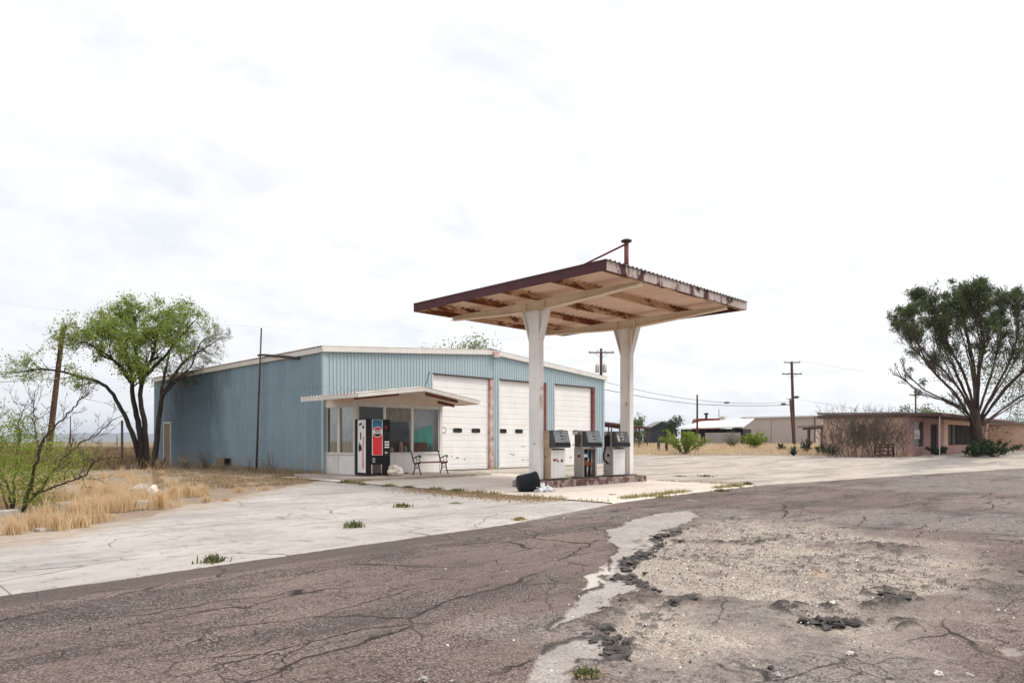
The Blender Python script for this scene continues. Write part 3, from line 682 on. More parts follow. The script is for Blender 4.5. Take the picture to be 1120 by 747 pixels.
def garage_door(i, a, b, wins, lab):
    mb = MB(); yd = GY + .10; zs = []
    for r in range(8):
        z0 = r * .504; h = .504
        pts = [(0, z0), (.012, z0 + .004), (.012, z0 + .225), (0, z0 + .235), (0, z0 + .262), (.012, z0 + .272), (.012, z0 + h - .012), (-.004, z0 + h - .006)]
        zs += pts
    for (d0, z0), (d1, z1) in zip(zs, zs[1:]):
        mb.add([(a, yd - d0, z0), (b, yd - d0, z0), (b, yd - d1, z1), (a, yd - d1, z1)], [(0, 1, 2, 3)])
    dr = mb.build('garage_door', 'door_white', g); tag(dr, lab)
    for xc, painted in wins:
        w = .26; hh = .10; ring = []; inner = []
        for k in range(16):
            an = 2 * math.pi * (k + .5) / 16; sx = math.copysign(abs(math.cos(an)) ** .45, math.cos(an)); sz = math.copysign(abs(math.sin(an)) ** .45, math.sin(an))
            ring.append((xc + sx * (w + .03), yd - .022, 1.715 + sz * (hh + .03))); inner.append((xc + sx * w, yd - .024, 1.715 + sz * hh))
        mb = MB(); mb.prism(inner, (0, .008, 0)); o = mb.build('door_window', 'dark_glass' if not painted else 'door_white', dr)
        mb = MB(); n = 16; mb.add(ring + inner + [(p[0], yd - .012, p[2]) for p in ring], [(k, (k + 1) % n, n + (k + 1) % n, n + k) for k in range(n)] + [(2 * n + k, 2 * n + (k + 1) % n, (k + 1) % n, k) for k in range(n)])
        mb.build('door_window_rim', 'trim' if not painted else 'dark_steel', dr)
    mb = MB(); mb.box((a, yd - .05, 0), (b, yd - .016, .035)); mb.build('bottom_seal', 'black_rubber', dr)
    mb = MB()
    for q in range(5):                                              # scuffs where the paint has chipped
        xx = random.uniform(a + .2, b - .3); zz = random.choice((.35, .6, 1.0, 1.15)) + random.uniform(-.1, .1)
        mb.box((xx, yd - .0145, zz), (xx + random.uniform(.05, .3), yd - .0122, zz + random.uniform(.012, .05)))
    mb.build('paint_chips', 'dark_steel', dr)
garage_door(0, *DOORS[0], [(18.45, True), (19.37, False), (20.43, False)], 'white sectional roll-up door nearest the office')
garage_door(1, *DOORS[1], [(22.07, False), (23.14, False), (24.2, False)], 'white sectional roll-up door in the middle bay')
garage_door(2, *DOORS[2], [(26.1, False), (27.3, False)], 'white sectional roll-up door in the far bay')
for (a, b), mt_ in zip(DOORS, ('pink_rust', 'rust_red', 'rust_red')):
    mb = MB(); mb.box((b + .003, GY - .03, 0), (b + .197, GY + .12, DH)); mb.build('door_jamb', mt_, g)
    mb = MB(); mb.box((a - .03, GY - .03, 0), (a + .02, GY + .12, DH)); mb.build('door_jamb', 'trim', g)
    mb = MB(); mb.box((a - .03, GY - .036, DH - .005), (b + .2, GY + .12, DH + .045)); mb.build('door_lintel', 'dark_steel', g)
mb = MB(); mb.box((GX0 - .02, SD0 + .06, 0), (GX0 + .04, SD1 - .06, SDH - .06)); o = mb.build('side_door', 'brown_door', g)
mb = MB(); mb.lathe([(0, 0), (.03, .005), (.035, .05), (0, .06)], (GX0 - .02, SD0 + .16, 1.02), 8, (-1, 0, 0)); mb.build('handle', 'dark_steel', o)
mb = MB(); mb.box((GX0 - .05, SD0, 0), (GX0 + .05, SD0 + .06, SDH)); mb.box((GX0 - .05, SD1 - .06, 0), (GX0 + .05, SD1, SDH)); mb.box((GX0 - .05, SD0 + .06, SDH - .06), (GX0 + .05, SD1 - .06, SDH)); mb.build('door_frame', 'trim', g)
# guy rod from the wall to the awning
mb = MB(); mb.tube([(17.78, GY - .03, 4.10), (14.45, 18.62, 3.05)], .016, 6); tag(mb.build('awning_rod', 'iron'), 'thin black rod bracing the office awning from the blue wall', 'brace rod')

# ------------------------------------------------------------------ office
OX0, OX1, OY = 12.98, 16.78, 20.56; ZS, ZW, ZO = .82, 2.48, .10
of = thing('office_annex', 'small glazed office with white panels built onto the blue garage front', 'office', (OX0, OY, ZO))
mb = MB()
mb.box((OX0 + .02, OY + .02, ZO), (OX1, OY + .10, ZS - .04)); mb.build('front_panel', 'door_white', of)
mb = MB(); mb.box((OX0 + .02, OY + .12, ZO), (OX0 + .08, OY + 1.12, ZS - .04)); mb.build('side_panel', 'door_white', of)
mb = MB(); mb.box((OX0 + .02, OY + 1.14, ZO), (OX0 + .08, GY - .04, ZS - .04)); mb.build('side_panel', 'trim', of)
mb = MB(); mb.box((OX1 - .08, OY + .1, ZO), (OX1, GY - .04, ZW + .1)); mb.build('end_wall', 'door_white', of)
mb = MB(); mb.box((OX0, OY + .0, ZO), (OX0 + .10, OY + .12, ZW + .12)); mb.build('corner_post', 'trim', of)
mb = MB(); mb.box((OX1 - .1, OY, ZO), (OX1 + .03, OY + .097, ZW + .12)); mb.build('corner_post', 'trim', of)
mb = MB(); mb.box((OX0 - .02, OY + .12, ZS - .04), (OX0 + .10, GY - .04, ZS)); mb.box((OX0 + .1, OY - .03, ZS - .04), (OX1 - .1, OY + .10, ZS)); mb.build('window_sill', 'trim', of)
mb = MB(); mb.box((OX0, OY + .12, ZW), (OX0 + .09, GY - .04, ZW + .115)); mb.box((OX0 + .1, OY + .005, ZW), (OX1 - .1, OY + .09, ZW + .115)); mb.build('window_header', 'trim', of)
_az = lambda x: lerp(2.64, 2.97, (x - 11.76) / (14.37 - 11.76)) if x < 14.37 else lerp(2.97, 2.61, (x - 14.37) / (16.86 - 14.37))
mb = MB(); mb.prism([(OX0 + .01, OY + .02, ZW + .116), (OX1 - .02, OY + .02, ZW + .116), (OX1 - .02, OY + .02, _az(OX1 - .02) + .01), (14.37, OY + .02, _az(14.37) + .01), (OX0 + .01, OY + .02, _az(OX0) + .01)], (0, .05, 0))
mb.box((OX0 + .01, OY + .071, ZW + .116), (OX0 + .06, GY - .04, _az(OX0) + .01)); mb.build('gable_infill', 'awn_under', of)
def pane(a, b, axis):
    if axis == 'x':
        mb = MB(); mb.box((a, OY + .045, ZS), (b, OY + .051, ZW)); w = mb.build('window_pane', 'glass', of)
        mb = MB()
        for q in ((a, a + .03), (b - .03, b)): mb.box((q[0], OY + .02, ZS + .001), (q[1], OY + .043, ZW - .001))
        mb.box((a + .03, OY + .02, ZS + .001), (b - .03, OY + .043, ZS + .03)); mb.box((a + .03, OY + .02, ZW - .03), (b - .03, OY + .043, ZW - .001))
    else:
        mb = MB(); mb.box((OX0 + .045, a, ZS), (OX0 + .051, b, ZW)); w = mb.build('window_pane', 'glass', of)
        mb = MB()
        for q in ((a, a + .035), (b - .035, b)): mb.box((OX0 + .015, q[0], ZS + .001), (OX0 + .043, q[1], ZW - .001))
        mb.box((OX0 + .015, a + .035, ZS + .001), (OX0 + .043, b - .035, ZS + .035)); mb.box((OX0 + .015, a + .035, ZW - .035), (OX0 + .043, b - .035, ZW - .001))
    mb.build('window_frame', 'trim', w)
for a, b in ((13.10, 14.15), (14.21, 15.36), (15.42, 16.66)): pane(a, b, 'x')
for a, b in ((OY + .16, OY + 1.08), (OY + 1.18, GY - .1)): pane(a, b, 'y')
for x in (14.15, 15.36):
    mb = MB(); mb.box((x, OY + .0, ZS), (x + .06, OY + .09, ZW)); mb.build('mullion', 'white', of)
mb = MB(); mb.box((OX0 + .01, OY + 1.08, ZS), (OX0 + .09, OY + 1.18, ZW)); mb.build('mullion', 'trim', of)
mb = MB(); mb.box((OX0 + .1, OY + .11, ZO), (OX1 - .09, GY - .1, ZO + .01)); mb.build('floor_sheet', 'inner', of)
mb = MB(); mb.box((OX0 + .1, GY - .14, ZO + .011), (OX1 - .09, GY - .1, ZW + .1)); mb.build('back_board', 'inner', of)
mb = MB(); mb.box((OX0 + .005, OY + .1, ZW + .118), (OX1, GY - .04, ZW + .135)); mb.build('ceiling_sheet', 'awn_under', of)
# awning roof of the office
AX0, AX1, AR, AY, ZA, ZAR = 11.76, 16.86, 14.37, 18.5, 2.64, 2.97
def az(x): return lerp(ZA, ZAR, (x - AX0) / (AR - AX0)) if x < AR else lerp(ZAR, ZA - .03, (x - AR) / (AX1 - AR))
mb = MB()
for xa, xb, yb in ((AX0, 12.88, 22.05), (12.882, AR, 22.55), (AR + .002, AX1, 22.55)):
    mb.prism([(xa, AY + .03, az(xa)), (xb, AY + .03, az(xb)), (xb, AY + .03, az(xb) + .05), (xa, AY + .03, az(xa) + .05)], (0, yb - AY - .03, 0))
ar = mb.build('awning', 'awn_under', of)
mb = MB()
for xa, xb in ((AX0 - .03, AR), (AX1 + .03, AR)):
    za = az(max(AX0, min(AX1, xa))) + .10; zb_ = ZAR + .10; L = math.hypot(xb - xa, zb_ - za); d = Vector((xb - xa, 0, zb_ - za)) / L
    n = Vector((-d.z, 0, d.x)) * (1 if d.x > 0 else -1)
    corr(mb, (xa, AY - .01, za), (0, 1, 0), (22.05 if xa < AR else 22.54) - AY, d, L if xa > AR else 1.13, n, .2, .03)
    if xa < AR: corr(mb, Vector((xa, AY - .01, za)) + d * 1.13, (0, 1, 0), 22.54 - AY, d, L - 1.13, n, .2, .03)
mb.build('roof_sheet', 'roof_metal', ar)
mb = MB()
for xa, xb in ((AX0, AR), (AR + .002, AX1)):
    za, zb_ = az(xa), az(xb)
    mb.prism([(xa, AY, za - .03), (xb, AY, zb_ - .03), (xb, AY, zb_ + .11), (xa, AY, za + .11)], (0, .029, 0))
mb.box((AX0 - .02, AY + .031, ZA - .03), (AX0 - .001, 22.05, ZA + .10)); mb.box((AX1 + .001, AY + .031, ZA - .06), (AX1 + .02, 22.5, ZA + .07))
mb.build('awning_fascia', 'trim', ar)
for xa, xb, y in ((AX0 + .25, 13.7, AY + .55), (14.7, AX1 - .75, AY + .35), (AX1 - .85, AX1 - .1, AY + 1.3)):
    mb = MB(); za, zb_ = az(xa) - .005, az(xb) - .005
    mb.prism([(xa, y, za - .10), (xb, y, zb_ - .10), (xb, y, zb_), (xa, y, za)], (0, .07, 0)); mb.build('rafter', 'rust_red', ar)
# things inside the office
mb = MB()
pts = [(15.52, 0), (15.6, .05), (15.75, -.03), (15.95, .04), (16.1, -.02), (16.3, .05), (16.42, 0)]
for (xa, da), (xb, db) in zip(pts, pts[1:]):
    zt_a, zt_b = 1.62 + .25 * (xa - 15.5), 1.62 + .25 * (xb - 15.5)
    mb.add([(xa, OY + .13 + da, .95), (xb, OY + .13 + db, .95), (xb, OY + .15 + db * .5, zt_b), (xa, OY + .15 + da * .5, zt_a)], [(0, 1, 2, 3)])
tag(mb.build('tarpaulin', 'green_cloth'), 'crumpled green tarpaulin behind the right office window', 'tarpaulin')
mb = MB(); mb.box((15.47, OY + .055, .84), (16.16, OY + .075, 1.20)); tag(mb.build('cardboard_box', 'cardboard', bevel=.006), 'brown box standing at the foot of the green tarpaulin', 'box')
mb = MB(); mb.box((14.26, OY + .06, 1.95), (15.33, OY + .068, 2.44)); tag(mb.build('poster', 'paper'), 'faded yellow brown poster at the top of the middle office window', 'poster')
mb = MB()
for y0, y1 in ((OY + .2, OY + .98), (OY + 1.2, GY - .2)):
    k = 14; pr = [(OX0 + .12 + .03 * math.sin(i * 2.1), lerp(y0, y1, i / k)) for i in range(k + 1)]
    for (xa, ya), (xb, yb) in zip(pr, pr[1:]): mb.add([(xa, ya, ZS - .0), (xb, yb, ZS), (xb, yb, ZW), (xa, ya, ZW)], [(0, 1, 2, 3)])
tag(mb.build('curtain', 'curtain'), 'grey curtain hanging behind the side windows of the office', 'curtain')
mb = MB(); pr = [(15.45 + i * .1, OY + .30 + .03 * math.sin(i * 1.9)) for i in range(13)]
for (xa, ya), (xb, yb) in zip(pr, pr[1:]): mb.add([(xa, ya, ZS), (xb, yb, ZS), (xb, yb, ZW), (xa, ya, ZW)], [(0, 1, 2, 3)])
tag(mb.build('curtain', 'bag'), 'pale curtain hanging behind the green tarpaulin', 'curtain')
for i, (x, hgt_, w, mt_, lab) in enumerate(((14.45, .30, .10, 'silver', 'dull bottle on the sill in the middle office window'), (14.62, .22, .12, 'paper_faded', 'small pale jar beside the bottle inside the office window'), (15.02, .42, .16, 'pink', 'pinkish bag propped inside the middle office window'), (15.22, .26, .14, 'silver', 'grey tin beside the pinkish bag in the office window'), (16.38, .34, .2, 'blue_panel', 'blue grey box beside the brown box in the office window'))):
    mb = MB(); mb.lathe([(0, 0), (w * .5, .0), (w * .55, hgt_ * .5), (w * .4, hgt_ * .8), (w * .2, hgt_), (0, hgt_)], (x, OY + .2, ZS + .005), 10)
    nm = ('bottle', 'jar', 'bag', 'tin', 'box')[i]
    tag(mb.build(nm, mt_, smooth=True), lab, nm)

# ------------------------------------------------------------------ vending machine
VX, VY, VZ, VW, VD, VH = 12.60, 19.30, .10, .93, .72, 1.88
v = thing('vending_machine', 'old black drinks machine with red and blue front panel outside the office', 'vending machine', (VX, VY, VZ))
mb = MB(); mb.box((VX + .02, VY + .03, VZ), (VX + VW - .02, VY + VD, VZ + .06)); mb.build('plinth', 'dark_steel', v)
mb = MB(); mb.box((VX, VY, VZ + .06), (VX + VW, VY + VD, VZ + VH)); mb.build('cabinet', 'black', v, bevel=.015)
mb = MB(); mb.box((VX - .006, VY + .05, VZ + .12), (VX - .001, VY + .52, VZ + VH - .03)); sp_ = mb.build('side_graphic', 'white', v)
mb = MB()
mb.add([(VX - .009, VY + y, VZ + z) for y, z in ((.14, .25), (.26, .25), (.27, .9), (.2, 1.35), (.13, 1.3), (.15, .8))], [(0, 1, 2, 3, 4, 5)]); mb.build('printed_stripe', 'pink', sp_)
mb = MB()
for c_ in (((.27, .86), (.44, .80), (.48, .95), (.40, 1.12), (.30, 1.0)), ((.13, 1.58), (.2, 1.55), (.25, 1.63), (.16, 1.68)), ((.30, 1.22), (.36, 1.18), (.38, 1.42), (.31, 1.46)), ((.25, 1.70), (.42, 1.66), (.44, 1.72), (.28, 1.76))):
    mb.add([(VX - .011, VY + y, VZ + z) for y, z in c_], [tuple(range(len(c_)))])
mb.build('dark_blotches', 'navy', sp_)
yf = VY - .001
def fb(name, mat, x0, x1, z0, z1, d=.008, parent=v, e=0, bevel=0):
    mb = MB(); mb.box((VX + x0, yf - d - e, VZ + z0), (VX + x1, yf - e, VZ + z1)); return mb.build(name, mat, parent, bevel=bevel)
fp = fb('front_graphic', 'white', .205, .615, .69, 1.865, .006)
fb('lower_panel', 'red', .228, .592, .70, 1.415, .004, fp, .0065); fb('upper_panel', 'blue_panel', .228, .592, 1.42, 1.855, .004, fp, .0065)
cz, cx_ = 1.46, .41
def disc(name, mat, r, e, zmin=-9, zmax=9):
    pts = []
    for k in range(48):
        a_ = 2 * math.pi * k / 48; x_ = math.cos(a_) * r; z_ = math.sin(a_) * r
        z_ = max(zmin, min(zmax, z_))
        if abs(z_) < abs(math.sin(a_) * r) - 1e-9: x_ = math.copysign(math.sqrt(max(0, r * r - z_ * z_)), x_)
        pts.append((VX + cx_ + x_, yf - e, VZ + cz + z_))
    u_ = [];
    for p in pts:
        if not u_ or (Vector(p) - Vector(u_[-1])).length > 1e-4: u_.append(p)
    mb = MB(); mb.prism(u_, (0, .004, 0)); return mb.build(name, mat, fp)
disc('emblem', 'white', .178, .016); disc('emblem_top', 'red', .158, .019, zmin=.062); disc('emblem_base', 'navy', .158, .019, zmax=-.062)
me = text_mesh('PEPSI', .135); me.materials.append(MT['navy'])
lt = bpy.data.objects.new('lettering', me); COL.objects.link(lt); lt.parent = fp; lt.location = (cx_, -.0205, cz); lt.rotation_euler = (math.pi / 2, 0, 0); lt.scale = (.78, 1, 1)
sp = fb('selection_panel', 'dark_steel', .645, .905, .68, 1.42, .008)
fb('panel_face', 'black', .66, .89, .695, 1.405, .004, sp, .0085)
for r in range(3):
    for c_ in range(2): fb('selection_button', 'white', .69 + c_ * .095, .765 + c_ * .095, 1.10 - r * .085, 1.15 - r * .085, .012, sp, .013)
fb('selection_label', 'silver', .70, .80, .74, .80, .003, sp, .013)
fb('lock', 'red', .735, .775, 1.58, 1.66, .01)
cs = fb('coin_return', 'silver', .225, .315, .455, .60, .012); fb('slot', 'black', .25, .29, .485, .57, .003, cs, .0125)
bay = fb('dispensing_bay', 'shed_dark', .215, .545, .09, .38, .003)
fb('rail', 'silver', .17, .213, .085, .385, .014, bay); fb('rail', 'silver', .547, .585, .085, .385, .014, bay)
fb('bay_flap', 'dark_steel', .23, .53, .11, .36, .006, bay, .0035)
# ------------------------------------------------------------------ rock, bench, plank on the porch slab
mb = MB(); mb.blob((13.44, 18.92, .10 + .15), .24, 3, .35, 3, (1.05, .9, .8), .72); tag(mb.build('rock', 'rock'), 'large pale rock resting beside the drinks machine', 'rock')
BX0, BX1, BY = 14.44, 15.63, 18.80
be = thing('bench', 'broken bench with black iron ends and one red-brown seat slat', 'bench', ((BX0 + BX1) / 2, BY + .25, .10))
for x in (BX0, BX1):
    mb = MB(); q = lambda y, z: (x, BY + y, .10 + z)
    mb.tube([q(.0, 0), q(.02, .03), q(.10, .20), q(.14, .36), q(.10, .40)], [.022, .018, .02, .02, .022], 8)       # front leg
    mb.tube([q(.46, 0), q(.44, .03), q(.36, .2), q(.35, .36)], [.022, .018, .02, .02], 8)                           # rear leg
    mb.tube([q(.04, .42), q(.16, .40), q(.30, .37), q(.38, .38), q(.46, .52), q(.52, .70), q(.56, .82), q(.60, .80)], [.02, .022, .022, .024, .022, .02, .02, .012], 8)
    mb.tube([q(.43, .55), q(.32, .60), q(.18, .64), q(.06, .66), q(.02, .62), q(.05, .585), q(.09, .60)], [.018, .02, .022, .022, .018, .014, .01], 8)  # arm scroll
    mb.tube([q(.10, .63), q(.13, .55), q(.07, .48), q(.08, .41)], .014, 7); mb.tube([q(.30, .6), q(.24, .52), q(.28, .45), q(.25, .385)], .011, 7)
    mb.tube([q(.10, .2), q(.22, .25), q(.36, .2)], .012, 7); mb.tube([q(.13, .34), q(.23, .27), q(.35, .33)], .010, 7)
    mb.build('end_frame', 'iron', be, smooth=True)
mb = MB(); mb.box((BX0 - .02, BY + .06, .10 + .425), (BX1 + .02, BY + .14, .10 + .455)); mb.build('seat_slat', 'wood_red', be, bevel=.004)
mb = MB(); mb.box((BX0 - .02, BY + .24, .10 + .395), (BX1 + .02, BY + .30, .10 + .42)); mb.build('seat_slat', 'wood_red', be, bevel=.004)
mb = MB(); mb.box((13.95, 19.9, .10), (14.75, 20.1, .155), rz=.12); tag(mb.build('plank', 'wood_red', bevel=.004), 'red-brown plank lying on the porch behind the bench', 'plank')

# ------------------------------------------------------------------ leaning pole, cooler box on the side wall
b0 = (12.55, 27.25, 0.); 
po = thing('flag_pole', 'thin dark pole leaning beside the blue side wall with a bent arm', 'pole', b0)
mb = MB(); mb.tube([b0, (12.62, 27.22, 2.6), (12.74, 27.2, 5.86)], [.045, .04, .032], 8); mb.build('shaft', 'dark_steel', po, smooth=True)
mb = MB(); mb.tube([(12.68, 27.35, 4.76), (12.72, 26.9, 4.74), (12.86, 24.25, 4.40)], [.05, .045, .055], 8); mb.build('arm', 'dark_steel', po, smooth=True)
c0 = Vector((12.60, 31.0, 0)); 
cb = thing('cooler_box', 'rusty open metal box on the ground against the blue side wall', 'metal box', c0)
mb = MB(); x0, x1, y0, y1, zz = 12.60, 12.90, 30.55, 31.40, .50
mb.box((x0, y0, .02), (x0 + .02, y1, zz)); mb.box((x0 + .021, y1 - .02, .02), (x1, y1, zz)); mb.box((x0 + .021, y0, zz - .02), (x1, y1 - .021, zz)); mb.box((x0 + .021, y0, .02), (x1, y1 - .021, .04)); mb.box((x1 - .02, y0, .041), (x1, y1 - .021, zz - .021))
mb.build('casing', 'brown_door', cb)
mb = MB(); mb.box((x0 + .03, y0 + .06, .05), (x1 - .03, y0 + .08, zz - .03)); mb.build('grille', 'black_shade', cb)

# ------------------------------------------------------------------ pump island
IX0, IX1, IY0, IY1, IZ = 13.28, 18.08, 12.18, 13.28, .20
mb = MB(); mb.box((IX0, IY0, -.1), (IX1, IY1, IZ)); tag(mb.build('pump_island', 'curb_red', bevel=.03), 'raised kerb island with worn dark red paint under the canopy', 'pump island')

# ------------------------------------------------------------------ canopy
CX0, CX1, CY0, CY1, ZB, ZT = 12.30, 18.90, 9.36, 16.33, 5.03, 5.265
ca = thing('canopy', 'rusting flat steel canopy on two flared white columns over the pumps', 'canopy', (15.6, 12.85, IZ))
BX = (13.71, 17.87)
for xb, cm in zip(BX, ('white_steel', 'white_steel')):
    y0, y1 = 12.60, 12.97; ym = (y0 + y1) / 2; x0, x1 = xb - .10, xb + .10
    mb = MB(); mb.box((x0, y0, IZ + .02), (x1, y1, 4.77)); co_l = mb.build('column', cm, ca, bevel=.012)
    mb = MB(); mb.box((x0 - .008, y0 - .008, 3.97), (x1 + .008, y1 + .008, 3.995)); mb.build('collar', cm, co_l)
    mb = MB(); mb.box((x0 - .08, y0 - .08, IZ), (x1 + .08, y1 + .08, IZ + .025)); mb.build('base_plate', 'dark_steel', co_l)
    for sgn, yy in ((-1, y0 - .002), (1, y1 + .002)):               # flared brackets: web and flange each side
        mb = MB()
        mb.prism([(x0 + .075, yy, 4.10), (x0 + .075, yy + sgn * .22, 4.77), (x0 + .075, yy, 4.77)], (.05, 0, 0))
        mb.prism([(x0 + .0, yy, 4.0), (x0 + .0, yy + sgn * .012, 4.0), (x0, yy + sgn * .262, 4.77), (x0, yy + sgn * .228, 4.77), (x0, yy + sgn * .001, 4.09)], (.2, 0, 0))
        mb.build('flared_bracket', 'white_steel', co_l)
    ns = Vector((xb, 12.6, 0))
mb = MB(); mb.box((BX[0] - .07, 12.592, 2.12), (BX[0] + .06, 12.5985, 2.50)); mb.build('notice', 'paper_faded', ca)
mb = MB(); mb.box((BX[0] - .03, 12.59, 2.62), (BX[0] + .07, 12.5984, 2.72)); mb.build('notice', 'paper_faded', ca)
mb = MB(); mb.tube([(BX[1] - .13, 12.66, IZ + .1), (BX[1] - .13, 12.66, 4.75)], .016, 6); mb.tube([(BX[1] - .13, 12.55, 4.2), (BX[1] - .13, 12.50, 4.72)], .03, 6); mb.build('conduit', 'cream', ca)
for xb in BX:
    ya, yb, zt_ = 9.42, 16.25, 5.03
    mb = MB()
    prof = [(ya, 4.93), (11.9, 4.79), (12.3, 4.775), (13.27, 4.775), (13.7, 4.79), (yb, 4.93)]
    for (p0, q0), (p1, q1) in zip(prof, prof[1:]):                   # tapered I-beam: web, bottom and top flange
        mb.prism([(xb - .02, p0, q0 + .02), (xb - .02, p1, q1 + .02), (xb - .02, p1, zt_ - .02), (xb - .02, p0, zt_ - .02)], (.04, 0, 0))
        mb.prism([(xb - .10, p0, q0), (xb - .10, p1, q1), (xb - .10, p1, q1 + .019), (xb - .10, p0, q0 + .019)], (.2, 0, 0))
    mb.box((xb - .10, ya, zt_ - .019), (xb + .10, yb, zt_))
    for y in (12.45, 13.12): mb.box((xb - .095, y - .015, 4.80), (xb + .095, y + .015, zt_ - .02))
    mb.build('beam', 'cream', ca)
for y in (CY0 + .05, 10.95, 12.64, 14.10, 15.58, CY1 - .12):
    mb = MB(); mb.box((CX0 + .04, y, ZB + .002), (CX1 - .04, y + .012, ZB + .19)); mb.box((CX0 + .04, y + .013, ZB + .002), (CX1 - .04, y + .075, ZB + .014)); mb.box((CX0 + .04, y - .06, ZB + .18), (CX1 - .04, y - .001, ZB + .192))
    mb.build('purlin', 'purlin', ca)
mb = MB(); corr(mb, (CX0 + .01, CY0 + .01, ZT - .025), (1, 0, 0), CX1 - CX0 - .02, (0, 1, 0), CY1 - CY0 - .02, (0, 0, -1), .22, .045, .45, .25)
mb.build('deck', 'deck', ca)
mb = MB(); corr(mb, (CX0 - .035, CY0 - .06, ZT - .018), (1, 0, 0), CX1 - CX0 + .07, (0, 1, 0), CY1 - CY0 + .12, (0, 0, 1), .17, .035, .5, .25); mb.build('roof_sheet', 'roof_metal', ca)
mb = MB(); mb.box((CX0 - .02, CY0 - .02, ZB), (CX0, CY1 + .02, ZT - .02)); mb.box((CX0 - .026, CY0 - .026, ZT - .03), (CX0 + .03, CY1 + .02, ZT + .012)); mb.build('fascia', 'maroon', ca)
mb = MB(); mb.box((CX0 + .001, CY0 - .02, ZB), (CX1, CY0, ZT - .02)); o = mb.build('fascia', 'peel', ca); tag(o, 'peeling fascia with flaking maroon paint')
mb = MB(); mb.box((CX1 + .001, CY0 - .02, ZB), (CX1 + .02, CY1 + .02, ZT - .02)); mb.box((CX0 + .001, CY1 + .0, ZB), (CX1, CY1 + .02, ZT - .02)); mb.build('fascia', 'maroon', ca)
mb = MB(); mx, my = 13.71, 9.82; mb.tube([(mx, my, ZT), (mx, my, 6.04)], .055, 12); ms = mb.build('sign_mast', 'rust_red', ca, smooth=True)
mb = MB(); mb.lathe([(0, 0), (.13, 0), (.13, .03), (.09, .05), (0, .05)], (mx, my, 6.04), 14); mb.build('mast_cap', 'dark_steel', ms)
mb = MB(); mb.tube([(mx, my + .05, 5.98), (mx, 13.3, ZT + .02)], .026, 8); mb.build('brace', 'rust_red', ms, smooth=True)

